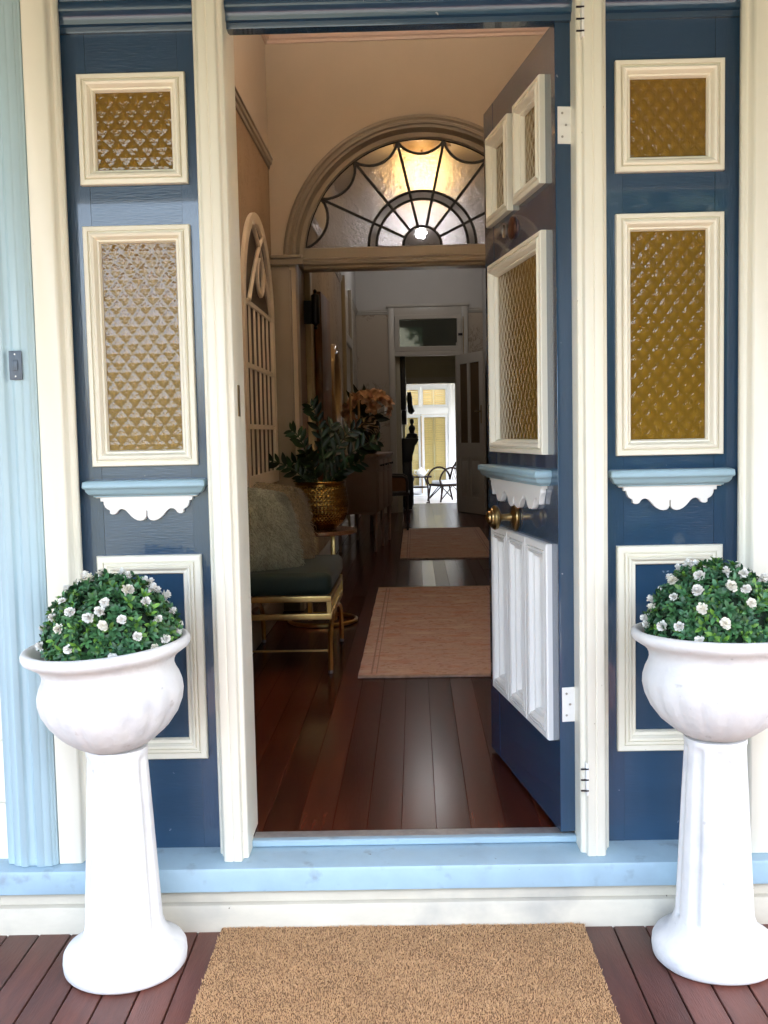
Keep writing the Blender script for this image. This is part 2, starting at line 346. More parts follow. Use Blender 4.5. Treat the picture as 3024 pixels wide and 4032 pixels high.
shelf(door, -.735, -.055, 0)
APD = [(1,0),(1,.010),(.955,.010),(.955,.022),(.93,.030),(.91,.042),(.90,.055),(.86,.055),(.835,.045),(.80,.035),(.76,.040),(.73,.052),(.69,.068),(.64,.074),(.60,.070),(.595,.058),(.59,.070),(.55,.074),(.50,.066),(.46,.052),(.42,.040),(.38,.036),(.34,.040),(.32,.05),(.29,.05),(.25,.058),(.2,.074),(.14,.080),(.07,.078),(.02,.070),(.008,.05),(0,.048)]
apron(door, -.395, 1.156, .30, WHITE, 0, APD)
def turned(par, nm, prof, x, z, mtl, n=28):  # lathe about the door normal (towards the outside, -y)
    M = MB().lathe(prof, n); M.xf(Matrix.Rotation(R(90), 4, 'X')); return M.build(nm, mtl, par, (x, 0, z), smooth=35)
kn = turned(door, 'door_knob', [(.0,0),(.045,0),(.046,.004),(.040,.006),(.038,.010),(.026,.013),(.013,.018),(.011,.030),(.011,.045),(.014,.050),(.030,.056),(.037,.062),(.038,.070),(.034,.076),(.031,.078),(.030,.083),(.022,.086),(.020,.091),(.010,.095),(.0,.099)], -.425, 1.043, BRASS)
turned(door, 'bell_push', [(.0,0),(.034,0),(.034,.006),(.028,.010),(.012,.011),(.0,.012)], -.425, 1.921, mat('tarnished_copper', (.16,.075,.05), .35, .8))
turned(door, 'lock_cylinder', [(.0,0),(.021,0),(.021,.005),(.017,.006),(.015,.003),(.0,.003)], -.52, 1.930, STEEL)
for z in (2.053, .515):
    MB().box(.0005,.003,.006,T+.002,z,z+.095).build('hinge', WHITE, door, bev=.0006, seg=1)
    hg = MB().tube([(.004,T+.003,z-.003),(.004,T+.003,z+.098)], .0048, 10).build('hinge_knuckle', WHITE, door, smooth=50)
    for k in range(3): MB().lathe([(0,0),(.0032,0),(.0032,.0009),(0,.0009)], 10).xf(Matrix.Rotation(R(90),4,'Y')).build('screw', STEEL, hg, (.0031,.018+.010*(k % 2),z+.018+.030*k))
# ------------------------------------------------------------------ pilaster and switch on the left
pil = MB().prof_z([(-1.09,-.02),(-1.09,-.088),(-1.087,-.092),(-1.072,-.092),(-1.070,-.098),(-1.064,-.104),(-1.050,-.105),(-1.047,-.110),(-1.044,-.112),(-1.030,-.112),(-1.027,-.108),(-1.023,-.103),(-1.010,-.103),(-1.006,-.108),(-1.003,-.113),(-.985,-.113),(-.982,-.110),(-.965,-.109),(-.963,-.104),(-.957,-.102),(-.955,-.097),(-.9515,-.096),(-.9515,-.02)], .1785, 2.95)
tag(pil.build('pilaster', PILB, bev=.0015, seg=1), 'pale blue fluted timber pilaster at the left edge, beside the cream post', 'pilaster')
pil2 = MB().prof_z([(.9515,-.02),(.9515,-.096),(.957,-.102),(.965,-.109),(.985,-.113),(1.003,-.113),(1.010,-.103),(1.023,-.103),(1.030,-.112),(1.064,-.104),(1.087,-.092),(1.09,-.088),(1.09,-.02)], .1785, 2.95)
tag(pil2.build('pilaster', CREAM, bev=.0015, seg=1), 'cream fluted timber pilaster at the right edge, behind the right urn', 'pilaster')
sw = thing('wall_switch', 'small grey rocker switch plate on the pale blue pilaster', 'switch', (-.995, -.114, 1.502))
GP = mat('grey_blue_switch_plastic', (.10,.13,.17), .4)
MB().box(-.0165,.0165,-.007,0,-.037,.037).build('plate', GP, sw, bev=.002); rk = MB().box(-.007,.007,-.011,-.0072,-.013,.013).build('rocker', GP, sw, bev=.0015)
for z in (-.028,.028): MB().lathe([(.0,0),(.0022,0),(.0022,.001),(0,.001)], 10).xf(Matrix.Rotation(R(90),4,'X')).build('screw', STEEL, sw, (0,-.0071,z))
# ------------------------------------------------------------------ doormat
mt = thing('doormat', 'plain tan coir doormat lying on the deck before the step', 'doormat', (-.038, -.368, 0), R(-.3))
COIR = mat('coir', (.58,.365,.18), .95, c2=(.50,.30,.14), vscale=14, island=.2, sheen=.2)
mw, ml = .478, .240
edge = MB().box(-mw, mw, -ml-.32, ml, .001, .010).build('backing', mat('coir_backing', (.20,.11,.05), .95), mt)
N = 120000
bx = rng.uniform(-mw, mw, N); by = rng.uniform(-ml-.32, ml, N); 
wob = .0005*np.sin(by*60)+.0004*np.sin(by*170+1)
bx = np.where(np.abs(bx) > mw-.006, bx+wob, bx)
ang = rng.uniform(0, 2*np.pi, N); hh = rng.uniform(.0065, .0092, N) + .0010*np.sin(bx*23+by*31)*np.sin(by*19); wd = rng.uniform(.0006, .0011, N)
lx = rng.normal(0, .0019, N); ly = rng.normal(-.0006, .0019, N)
P = np.stack([bx, by, np.full(N, .006)], 1); U = np.stack([np.cos(ang)*wd, np.sin(ang)*wd, np.zeros(N)], 1); Tp = np.stack([lx, ly, hh], 1)
V = np.stack([P-U, P+U, P+Tp+U*.6, P+Tp-U*.6], 1).reshape(-1,3); F = np.arange(4*N).reshape(-1,4)
fo = link('fibres', npmesh('fibres', V, F, COIR), mt); fo['kind'] = 'stuff'
# ------------------------------------------------------------------ urns on pedestals with flower balls
LEAF = mat('glossy_box_leaf', (.036,.110,.060), .38, island=.6, c2=(.050,.140,.040), vscale=22, spec=.4)
LEAFL = mat('young_leaf', (.11,.24,.035), .45, island=.4)
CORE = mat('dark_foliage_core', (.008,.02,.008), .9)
PET = mat('white_petal', (.80,.79,.74), .6, island=.12); PETY = mat('cream_petal', (.80,.77,.66), .6, island=.12)
def flower_mesh(mt_, seed):
    r = random.Random(seed); q = MB()
    for ring, (n, ln, el) in enumerate(((9,.0145,26),(8,.0155,48),(7,.0155,66),(5,.0145,80))):
        for k in range(n):
            a = 2*math.pi*(k+.5*ring+r.uniform(-.2,.2))/n; e = R(el+r.uniform(-10,10)); l = ln*r.uniform(.85,1.15); wdt = l*.34
            d = Vector((math.cos(a)*math.cos(e), math.sin(a)*math.cos(e), math.sin(e))); s_ = Vector((-math.sin(a), math.cos(a), 0)); upv = d.cross(s_)*-1
            b0 = Vector((0,0,.002*ring)); c0 = b0+d*l*.55 - upv*l*.08; tip = b0+d*l+upv*l*.12
            q.add([b0-s_*wdt*.3, b0+s_*wdt*.3, c0+s_*wdt, c0-s_*wdt, tip+s_*wdt*.62, tip-s_*wdt*.62, tip+d*l*.09], [(0,1,2,3),(3,2,4,5),(5,4,6)])
    q.lathe([(.0,-.012),(.003,-.012),(.004,-.004),(.006,.002),(0,.004)], 6)
    return q.mesh('flower', mt_, smooth=60)
FLM = [flower_mesh(PET, i) for i in range(3)] + [flower_mesh(PETY, 9)]
def leaf_ball(rx, rz, nsprig, seed):
    r = np.random.default_rng(seed); V = []; F = []; VL = []; FL = []
    for i in range(nsprig):
        u = (i+.5)/nsprig; z = .03+.97*(1-u); ph = i*2.399963+r.normal(0,.08); z = min(1,z+r.normal(0,.015))
        s_ = math.sqrt(max(0,1-z*z)); nrm = Vector((s_*math.cos(ph), s_*math.sin(ph), z))
        depth = r.uniform(.90,1.03) if r.random() > .12 else r.uniform(1.02,1.07)
        base = Vector((nrm.x*rx*depth, nrm.y*rx*depth, nrm.z*rz*depth)) - nrm*.012
        ax = (nrm+Vector(r.normal(0,.25,3))).normalized(); t1 = ax.orthogonal().normalized(); t2 = ax.cross(t1)
        young = r.random() < .30; n = r.integers(5,8); a0 = r.uniform(0,6.28)
        for k in range(n+2):
            inner = k >= n
            a = a0+6.283*k/n+r.normal(0,.15); el = R(r.uniform(22,48)) if not inner else R(r.uniform(62,85)); l = r.uniform(.018,.027)*(.62 if inner else 1); wd = l*.205
            rad = t1*math.cos(a)+t2*math.sin(a); d = rad*math.cos(el)+ax*math.sin(el); sd_ = d.cross(ax).normalized(); un = sd_.cross(d)
            p0 = base; p1 = base+d*l*.38-un*l*.02; p2 = base+d*l*.74; p3 = base+d*l-un*l*.10
            A, B_ = (VL, FL) if (young and (inner or k % 2)) else (V, F); k0 = len(A)
            A += [p0, p1+sd_*wd+un*wd*.35, p1, p1-sd_*wd+un*wd*.35, p2+sd_*wd*.82+un*wd*.25, p2, p2-sd_*wd*.82+un*wd*.25, p3]
            B_ += [(k0,k0+1,k0+2,k0+2),(k0,k0+2,k0+3,k0+3),(k0+1,k0+4,k0+5,k0+2),(k0+2,k0+5,k0+6,k0+3),(k0+4,k0+7,k0+5,k0+5),(k0+5,k0+7,k0+6,k0+6)]
    out = []
    for A, B_, mm in ((V,F,LEAF),(VL,FL,LEAFL)):
        me = bpy.data.meshes.new('leaves'); me.from_pydata([tuple(p) for p in A], [], [tuple(dict.fromkeys(f)) for f in B_])
        for p in me.polygons: p.use_smooth = True
        me.materials.append(mm); out.append(me)
    return out
BOWL = [(0,.0),(.058,.0),(.074,.004),(.098,.018),(.128,.042),(.152,.074),(.167,.104),(.1740,.130),(.1735,.148),(.168,.166),(.161,.180),(.1575,.192),(.1585,.202),(.163,.212),(.172,.221),(.185,.229),(.197,.237),(.2015,.245),(.2013,.253),(.198,.259),(.191,.262),(.182,.259),(.174,.250),(.160,.235),(.145,.21),(.10,.20),(0,.20)]
def bowlmod(a, i, z):
    g = math.exp(-((z-.075)/.055)**2)
    return 1 + .05*g*(abs(math.sin(a*9))**.6-.6) + .004*math.sin(3*a+1)*math.sin(z*30) + .0025*math.sin(7*a+z*40)
def pedmod(a, i, z):
    if .105 < z < .535: return 1 - .10*max(0, math.cos(a*9))**1.0 + .004*math.sin(2*a+z*9)
    return 1 + .006*math.sin(3*a+z*20) + .004*math.sin(5*a)
def urn(cx, cy, tilt, side, seed, rz, other):
    p = MB(); prof = [(0,0),(.143,0),(.1495,.006),(.1515,.022),(.150,.040),(.143,.052),(.128,.060),(.113,.070),(.103,.084),(.0965,.104),(.0955,.108)]
    prof += [(.0945-.0215*t, .115+.415*t) for t in [i/10 for i in range(11)]] + [(.0735,.538),(.075,.546),(.074,.5555),(0,.5555)]
    o = p.lathe(prof, 108, mod=pedmod).build('pedestal', MASON, loc=(cx, cy, .0005), rot=(0,0,rz), smooth=50)
    tag(o, f'white fluted concrete pedestal standing on the deck {side} the doorway', 'pedestal', 'white urn pedestals')
    b = MB().lathe(BOWL, 120, mod=bowlmod).build('urn', MASON, loc=(cx, cy, .5565), rot=(0, R(tilt), rz), smooth=60)
    tag(b, f'white concrete bowl urn {side} the doorway, {other}', 'urn', 'white bowl urns')
    t = thing('potted_plant', f'dome of green leaves with white flowers filling the urn {side} the doorway', 'plant', (cx, cy, .800), group='flower domes in the urns')
    t.rotation_euler = (0, R(tilt), rz)
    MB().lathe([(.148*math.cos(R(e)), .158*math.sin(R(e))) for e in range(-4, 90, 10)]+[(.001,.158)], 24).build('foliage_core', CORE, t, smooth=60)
    for me, nm in zip(leaf_ball(.165, .180, 600, seed), ('leaves','young_leaves')): q = link(nm, me, t); q['kind'] = 'stuff'
    r = random.Random(seed); pts = []; tries = 0
    while len(pts) < 46 and tries < 6000:
        tries += 1; z = r.uniform(.06,.98); ph = r.uniform(0,6.283); s_ = math.sqrt(1-z*z); d = Vector((s_*math.cos(ph), s_*math.sin(ph), z))
        if all((d-e).length > .20 for e in pts) and r.random() < .25 or (r.random() < .012): pts.append(d)
    for k, d in enumerate(pts):
        nn = Vector((d.x, d.y, d.z*.9)).normalized(); sc_ = r.uniform(.72,1.02)
        f = link('flower', FLM[k % 3 if r.random() < .85 else 3], t, (d.x*.163, d.y*.163, d.z*.183), scale=(sc_,)*3)
        f.rotation_euler = (nn+Vector((r.gauss(0,.2), r.gauss(0,.2), r.gauss(0,.2)))).to_track_quat('Z','Y').to_euler()
urn(-.728, -.285, -3.6, 'left of', 3, .3, 'tipped slightly to the left')
urn(.737, -.285, 1.6, 'right of', 8, 1.1, 'cut by the picture edge')
#%%INTERIOR%%
# ------------------------------------------------------------------ hall shell (hall axis turned 1 degree from the front wall)
HROT = Matrix.Rotation(-.018, 4, 'Z')
XL, XR, XRL, YA, YE, ZF, ZC = -.848, 1.03, -.755, 3.70, 11.60, .195, 3.88
def wallpaper(name, c1, c2, scale):
    M = mat(name, c1, .75); n, L, p = nodes_of(M)
    tc = n.new('ShaderNodeTexCoord'); nz = n.new('ShaderNodeTexNoise'); nz.inputs['Scale'].default_value = scale; nz.inputs['Detail'].default_value = 3; nz.inputs['Distortion'].default_value = 2.2
    L.new(tc.outputs['Object'], nz.inputs['Vector'])
    wv = n.new('ShaderNodeMath'); wv.operation = 'MULTIPLY'; wv.inputs[1].default_value = 26; L.new(nz.outputs[0], wv.inputs[0])
    sn = n.new('ShaderNodeMath'); sn.operation = 'SINE'; L.new(wv.outputs[0], sn.inputs[0])
    pt = n.new('ShaderNodeTexNoise'); pt.inputs['Scale'].default_value = scale*.35; L.new(tc.outputs['Object'], pt.inputs['Vector'])
    gt = n.new('ShaderNodeMapRange'); gt.inputs[1].default_value = .47; gt.inputs[2].default_value = .53; L.new(pt.outputs[0], gt.inputs[0])
    mr = n.new('ShaderNodeMapRange'); mr.inputs[1].default_value = .35; mr.inputs[2].default_value = .9; L.new(sn.outputs[0], mr.inputs[0])
    mu = n.new('ShaderNodeMath'); mu.operation = 'MULTIPLY'; L.new(mr.outputs[0], mu.inputs[0]); L.new(gt.outputs[0], mu.inputs[1])
    mx = n.new('ShaderNodeMix'); mx.data_type = 'RGBA'; mx.inputs[6].default_value = (*c1,1); mx.inputs[7].default_value = (*c2,1)
    L.new(mu.outputs[0], mx.inputs[0]); L.new(mx.outputs[2], p.inputs['Base Color']); return M
WP = wallpaper('faded_floral_wallpaper', (.40,.34,.27), (.27,.22,.17), 7)
WPT = wallpaper('tan_hall_wallpaper', (.42,.30,.19), (.36,.25,.155), 14)
HB = mat('dark_polished_floorboard', (.085,.017,.0075), .17, c2=(.036,.008,.004), vscale=5, bump=.06, bscale=30, stretch=(7,.45,1), rnd=.22, spec=.2, rrough=(.18,.28), distort=.6, spots=((.25,.2,.16), 70, .765, .015))
fl = MB().box(-1.6,1.8,.035,13.45,-.3,.170); floor = struct('hall_floor', fl, BLACK, hall=True)
bw = .0985; bl = {}
xx = -1.02; k = 0
while xx < 1.08:
    y = .04; first = True
    while y < 13.44:
        L_ = random.uniform(2.6, 5.0) if not first else random.uniform(3.2, 6.0); first = False; y1 = min(13.44, y+L_)
        if 13.44-y1 < .6: y1 = 13.44
        MB().box(-(bw-.0008)/2, (bw-.0008)/2, 0, y1-y-.0008, -.022, 0).build('floorboard', HB, floor, (xx+bw/2, y, ZF-random.uniform(0,.0007)), bev=.0006, seg=1)
        y = y1
    xx += bw
def rail_x(prof, x, y0, y1, sgn, m_, par, nm):   # moulding along y on a side wall
    MB().add([(x+sgn*d, y0, z) for d, z in prof]+[(x+sgn*d, y1, z) for d, z in prof], [tuple(range(len(prof)-1,-1,-1)), tuple(range(len(prof),2*len(prof)))]+[(i,(i+1)%len(prof),(i+1)%len(prof)+len(prof),i+len(prof)) for i in range(len(prof))]).build(nm, m_, par, smooth=35)
RAILP = [(-.01,2.952),(.010,2.955),(.014,2.966),(.012,2.974),(.022,2.980),(.025,2.992),(.022,3.003),(.030,3.008),(.030,3.016),(-.01,3.018)]
SKIRT = [(-.01,.196),(.020,.196),(.020,.34),(.016,.352),(.010,.358),(.008,.37),(-.01,.37)]
CORN = [(-.01,3.70),(.012,3.70),(.016,3.715),(.030,3.722),(.036,3.735),(.060,3.76),(.085,3.80),(.10,3.835),(.125,3.845),(.13,3.86),(.13,3.8795),(-.01,3.8795)]
wl = struct('hall_wall_left', MB().box(XL-.12,XL,.118,YA+.12,.17,3.88), HWALL, hall=True)
MB().box(XL-.002,XL+.0015,.12,YA-.0005,.2,2.953).build('wallpaper', WPT, wl)
rail_x(RAILP, XL, .12, YA, 1, TRIM, wl, 'picture_rail'); rail_x(SKIRT, XL+.0015, .12, YA, 1, TRIM, wl, 'skirting'); rail_x(CORN, XL, .12, YA-.0, 1, PINK, wl, 'cornice')
wr = struct('hall_wall_right', MB().box(XR,XR+.12,.118,YA+.12,.17,3.88), HWALL, hall=True)
rail_x(RAILP, XR, .12, YA, -1, TRIM, wr, 'picture_rail'); rail_x(CORN, XR, .12, YA, -1, PINK, wr, 'cornice')
struct('hall_ceiling', MB().box(-1.6,1.8,.05,YE+.1,3.88,3.98), CEIL, hall=True)
wrl = struct('rear_hall_wall_left', MB().box(XRL-.12,XRL,YA+.121,YE,.17,3.88), GREYW, hall=True)
MB().box(XRL-.002,XRL+.0015,YA+.122,YE-.001,.2,2.953).build('wallpaper', WP, wrl)
rail_x(RAILP, XRL, YA+.122, 8.55, 1, DOORW, wrl, 'picture_rail'); rail_x(RAILP, XRL, 10.05, YE, 1, DOORW, wrl, 'picture_rail'); rail_x(SKIRT, XRL+.0015, YA+.122, YE, 1, DOORW, wrl, 'skirting')
wrr = struct('rear_hall_wall_right', MB().box(1.0,1.12,YA+.121,YE,.17,3.88), GREYW, hall=True)
# side doorway casing on the rear left wall
cs = thing('door_casing', 'pale casing of a side doorway on the left wall beyond the vase', 'door casing', (XRL, 9.3, 0), hall=True)
for y in (-.62,.56): MB().box(.0,.045,y,y+.10,.2,3.06).build('casing_board', DOORW, cs, bev=.004)
MB().box(.0,.040,-.515,.555,2.35,2.46).build('casing_head', DOORW, cs, bev=.004); MB().box(.002,.012,-.515,.555,.2,2.35).build('side_door', TRIM, cs)
cs2 = thing('door_casing', 'cream casing and brown painted shade of the side doorway just beyond the arch', 'door casing', (XRL, 4.6, 0), hall=True)
MB().box(.0,.03,-.68,-.47,.2,2.62).build('casing_board', TRIM, cs2, bev=.004); MB().box(.0,.016,-.465,.02,.2,2.45).build('side_door', mat('painted_shade_brown_door', (.20,.13,.09), .5), cs2)  # side door's brown is shade put into its colour
MB().box(.0,.055,.03,.17,.2,2.62).build('casing_board', mat('cream_casing', (.50,.42,.25), .5), cs2, bev=.004); MB().box(.0,.04,-.465,.02,2.455,2.62).build('casing_head', TRIM, cs2, bev=.004)
# ------------------------------------------------------------------ arch wall with fanlight
AC, AZ, AR = .095, 2.388, .739
def arcp(r, a0, a1, n, cx=AC, cz=AZ): return [(cx+r*math.cos(R(a0+(a1-a0)*i/n)), cz+r*math.sin(R(a0+(a1-a0)*i/n))) for i in range(n+1)]
RO = AR+.055
aw = MB(); jx = .83
hole = arcp(RO, 0, 180, 48)
for i in range(48):      # wall above the arch, as strips up to the ceiling
    (xa, za), (xb, zb) = hole[i], hole[i+1]
    aw.add([(xb,YA,zb),(xa,YA,za),(xa,YA,3.88),(xb,YA,3.88),(xb,YA+.12,zb),(xa,YA+.12,za),(xa,YA+.12,3.88),(xb,YA+.12,3.88)], [(0,1,2,3),(7,6,5,4),(0,4,5,1)])
aw.box(XL-.1, AC-RO, YA, YA+.12, .17, 3.88).box(AC+RO, XR+.1, YA, YA+.12, .17, 3.88)
archw = struct('arch_wall', aw, TAN, hall=True)
MB().add([(x, YA-d, z) for x in (XL+.0,XR-.0) for d, z in CORN], [(i,(i+1)%12,(i+1)%12+12,i+12) for i in range(12)]).build('cornice', PINK, archw, smooth=35)
fan = thing('fanlight_arch', 'stone coloured arched fanlight frame with leaded glass spanning the hall', 'fanlight', (0,0,0), hall=True)
ARCHP = [(.125,-.004),(.125,.016),(.118,.024),(.104,.026),(.098,.018),(.090,.016),(.084,.024),(.070,.026),(.064,.014),(.055,.010),(.050,.010),(.048,.002),(.030,-.03),(.006,-.034),(-.002,-.044),(-.002,-.085),(.05,-.125)]
vs = []; fs = []; NA = 64
for i in range(NA+1):
    a = R(180*i/NA)
    for d, h in ARCHP: vs.append((AC+(AR+d)*math.cos(a), YA-h, AZ+(AR+d)*math.sin(a)))
n_ = len(ARCHP)
for i in range(NA):
    for k in range(n_-1): fs.append((i*n_+k, (i+1)*n_+k, (i+1)*n_+k+1, i*n_+k+1))
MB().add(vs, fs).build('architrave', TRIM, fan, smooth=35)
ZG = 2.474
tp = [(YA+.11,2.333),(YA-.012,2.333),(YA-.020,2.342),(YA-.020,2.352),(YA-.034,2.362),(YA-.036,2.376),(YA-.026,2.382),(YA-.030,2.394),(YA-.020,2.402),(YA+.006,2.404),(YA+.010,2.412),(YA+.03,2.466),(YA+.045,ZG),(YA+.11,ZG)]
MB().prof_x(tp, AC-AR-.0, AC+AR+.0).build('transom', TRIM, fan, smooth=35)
for s in (-1, 1):
    x0 = AC+s*(jx+.02); x1 = AC+s*(.905)
    MB().box(AC+s*.83 if s > 0 else XL+.001, XR-.001 if s > 0 else AC-.83, YA-.022, YA-.0005, .2, 2.36).build('pilaster', TRIM, fan, bev=.004)
    j0, j1 = sorted((AC+s*(AR+.08), AC+s*.8295)); MB().box(j0, j1, YA-.03, YA+.14, .2, 2.333).build('jamb', TRIM, fan, bev=.003)
    c0, c1 = (XL+.001, AC-AR-.005) if s < 0 else (AC+AR+.005, XR-.001)
    MB().box(c0, c1, YA-.045, YA-.0305, 2.362, 2.40).build('capital', TRIM, fan, bev=.004); MB().box(c0, c1, YA-.062, YA-.0455, 2.402, 2.418).build('capital_cap', TRIM, fan, bev=.003) if False else None
    MB().box(c0, c1, YA-.058, YA-.031, 2.401, 2.420).build('capital_cap', TRIM, fan, bev=.004)
LEAD = mat('lead_came', (.012,.010,.010), .45)
def hammered(name, sc_, d, rough):
    M = mat(name, (.68,.65,.66), rough, trans=1, ior=1.35); n, L, p = nodes_of(M)
    tc = n.new('ShaderNodeTexCoord'); t = n.new('ShaderNodeTexNoise'); t.inputs['Scale'].default_value = sc_; t.inputs['Detail'].default_value = 3; L.new(tc.outputs['Object'], t.inputs['Vector'])
    b = n.new('ShaderNodeBump'); b.inputs['Distance'].default_value = d; b.inputs['Strength'].default_value = 1; L.new(t.outputs[0], b.inputs['Height']); L.new(b.outputs[0], p.inputs['Normal']); return M
HAM = hammered('hammered_clear_glass', 70, .005, .13); CLR = hammered('plain_old_glass', 14, .002, .03)
YG = YA+.058; HX, HZ = AC, ZG
def vert(a):       # where a spoke at angle a (about the hub) meets the arch
    d = Vector((math.cos(R(a)), math.sin(R(a)))); o = Vector((HX-AC, HZ-AZ)); b = o.dot(d); c = o.length_squared-AR*AR
    t = -b+math.sqrt(b*b-c); return (HX+d.x*t, HZ+d.y*t)
angs = [180*i/7 for i in range(8)]; VT = [vert(a) for a in angs]
def scallop(i, n=12):
    A, B_ = Vector(VT[i]), Vector(VT[i+1]); mid = (A+B_)/2; ch = (B_-A).length; nrm = (Vector((HX,HZ))-mid).normalized()
    out = []
    for k in range(n+1):
        t = k/n; s_ = .27*ch*(1-(2*t-1)**2)**.8; out.append(tuple(A.lerp(B_, t)+nrm*s_))
    return out
r1, r2, r3 = .119, .285, .335
came = MB()
def cm(pts, r=.0088): came.tube([(x, YG, z) for x, z in pts], r, 6)
for i in range(7):
    a0, a1 = angs[i], angs[i+1]; H0 = lambda r: arcp(r, a0, a1, 6, HX, HZ); sc_ = scallop(i)
    oa = [math.degrees(math.atan2(p[1]-AZ, p[0]-AC)) for p in (VT[i], VT[i+1])]
    outer = arcp(AR, oa[0], oa[1], 6)
    for poly, mm in ((H0(r1)+H0(r2)[::-1], HAM), (H0(r2)+H0(r3)[::-1], CLR), (H0(r3)+sc_[::-1], HAM), (sc_+outer[::-1], CLR)):
        MB().prism(poly, YG-.002, YG+.002).build('pane', mm, fan)
    cm(sc_)
    if i: cm([(HX+r1*math.cos(R(a0)), HZ+r1*math.sin(R(a0))), VT[i]])
MB().prism(arcp(r1, 0, 180, 18, HX, HZ), YG-.002, YG+.002).build('pane', CLR, fan)
for r in (r1, r2, r3): cm(arcp(r, 0, 180, 36, HX, HZ))
cm(arcp(AR-.003, 6.5, 173.5, 40), .006)
came.build('lead_cames', LEAD, fan, smooth=40)
# ------------------------------------------------------------------ lamps
def lamp(nm, label, x, y, z, colr, strength, power, r, style):
    t = thing(nm, label, 'lamp', (x, y, z), hall=True)
    ros = MB().lathe([(0,ZC-z-.001),(.25,ZC-z-.001),(.25,ZC-z-.02),(.21,ZC-z-.035),(.17,ZC-z-.03),(.12,ZC-z-.05),(.05,ZC-z-.06),(0,ZC-z-.06)], 40, mod=lambda a,i,zz: 1+.05*math.sin(a*10)); ros.build('ceiling_rose', mat('plaster_rose', (.25,.19,.13), .6), t, smooth=40)
    MB().tube([(0,0,ZC-z-.05),(0,0,.05)], .008, 8).build('rod', BRASS, t)
    E = mat('glow_'+nm, (1,1,1), .5, emit=colr, estr=strength)
    MB().lathe([(r*max(.02,math.cos(R(e))), r*math.sin(R(e))) for e in range(-90, 91, 15)], 20).build('bulb', E, t, smooth=60)
    if style == 'bowl': MB().lathe([(0,-.12),(.08,-.115),(.15,-.08),(.19,-.02),(.20,.03),(.194,.03),(.18,-.02),(.14,-.072),(0,-.10)], 32).build('bowl_shade', mat('plaster_rose', (.25,.19,.13), .6), t, smooth=50)
    elif style: MB().lathe([(.03,.06),(.07,.05),(.12,.0),(.15,-.06),(.152,-.064),(.148,-.062),(.118,0),(.068,.045),(.03,.055)], 28, cap=False).build('shade', mat('amber_glass_shade', (1,.8,.45), .25, trans=.9, ior=1.3), t, smooth=50)
lamp('pendant_lamp', 'warm glowing pendant lamp seen through the fanlight glass', .137, 6.6, 3.62, (1,.60,.20), 8, 0, .06, False)
lamp('globe_lamp', 'small white glowing globe lamp low behind the fanlight hub', .154, 10.0, 3.735, (.97,.97,1), 14, 0, .055, False)
lamp('hall_lamp', 'warm ceiling lamp of the front hall, hanging just inside above the doorway', .09, 1.55, 3.50, (1,.86,.70), 72, 0, .06, 'bowl')
# ------------------------------------------------------------------ arched lattice mirror on the left wall
LAT = mat('warm_white_lattice_paint', (.84,.74,.60), .5, var=.05)
lt = thing('arched_lattice', 'tall white arched lattice window frame hung on the left wall above the bench', 'wall decoration', (XL+.003, 0, 0), hall=True)
y0, y1, zb, zs = 2.47, 3.60, 1.03, 2.0; yc = (y0+y1)/2; hr = (y1-y0)/2
def ypath(pts, wx, dx, nm, mtl=LAT, closed=False, par=lt):   # strip of boxes following (y,z) points
    q = MB()
    q.tube([(dx, y, z) for y, z in pts], wx, 4, closed=closed); return q.build(nm, mtl, par)
outer = [(y0, zb)]+[(yc-hr*math.cos(R(a)), zs+hr*.95*math.sin(R(a))) for a in range(0, 181, 6)]+[(y1, zb)]
fr = MB(); inn = [(yc+(y-yc)*(1-.16/1.13), zb+.07+(z-zb)*(1-.13/1.5)) for y, z in outer]; n_ = len(outer)
vs = [(d, y, z) for d, pts in ((0,outer),(.022,outer),(.020,inn),(.0,inn)) for y, z in pts]
fr.add(vs, [(r*n_+i, r*n_+(i+1)%n_, ((r+1)%4)*n_+(i+1)%n_, ((r+1)%4)*n_+i) for r in range(4) for i in range(n_)]).build('frame', LAT, lt, bev=.003, seg=1)
MIR = mat('aged_mirror', (.62,.56,.48), .12, 1)
MB().add([(.002,y,z) for y,z in inn], [tuple(range(n_))]).build('backing', mat('tan_backing', (.10,.072,.05), .6), lt)
iy0, iy1, izb = inn[0][0], inn[-1][0], inn[0][1]
for k in range(1, 6):
    y = iy0+(iy1-iy0)*k/6; MB().box(.0025,.013,y-.012,y+.012,izb,zs+.02).build('glazing_bar', LAT, lt, bev=.002, seg=1)
for z in (1.36, 1.68, 2.01): MB().box(.003,.0165,iy0,iy1,z-.013,z+.013).build('crossbar', LAT, lt, bev=.002, seg=1)
for sgn in (-1, 1):
    q = MB(); q.tube([(.02, yc+sgn*(.40-.62*t), zs+.02+.44*math.sin(t*1.35)) for t in [i/14 for i in range(15)]], .012, 6); q.build('tracery', LAT, lt, smooth=50)
MB().tube([(.022, yc+.10*math.cos(a), zs+.19+.10*math.sin(a)) for a in [2*math.pi*i/20 for i in range(20)]], .012, 6, closed=True).build('tracery_ring', LAT, lt, smooth=50)
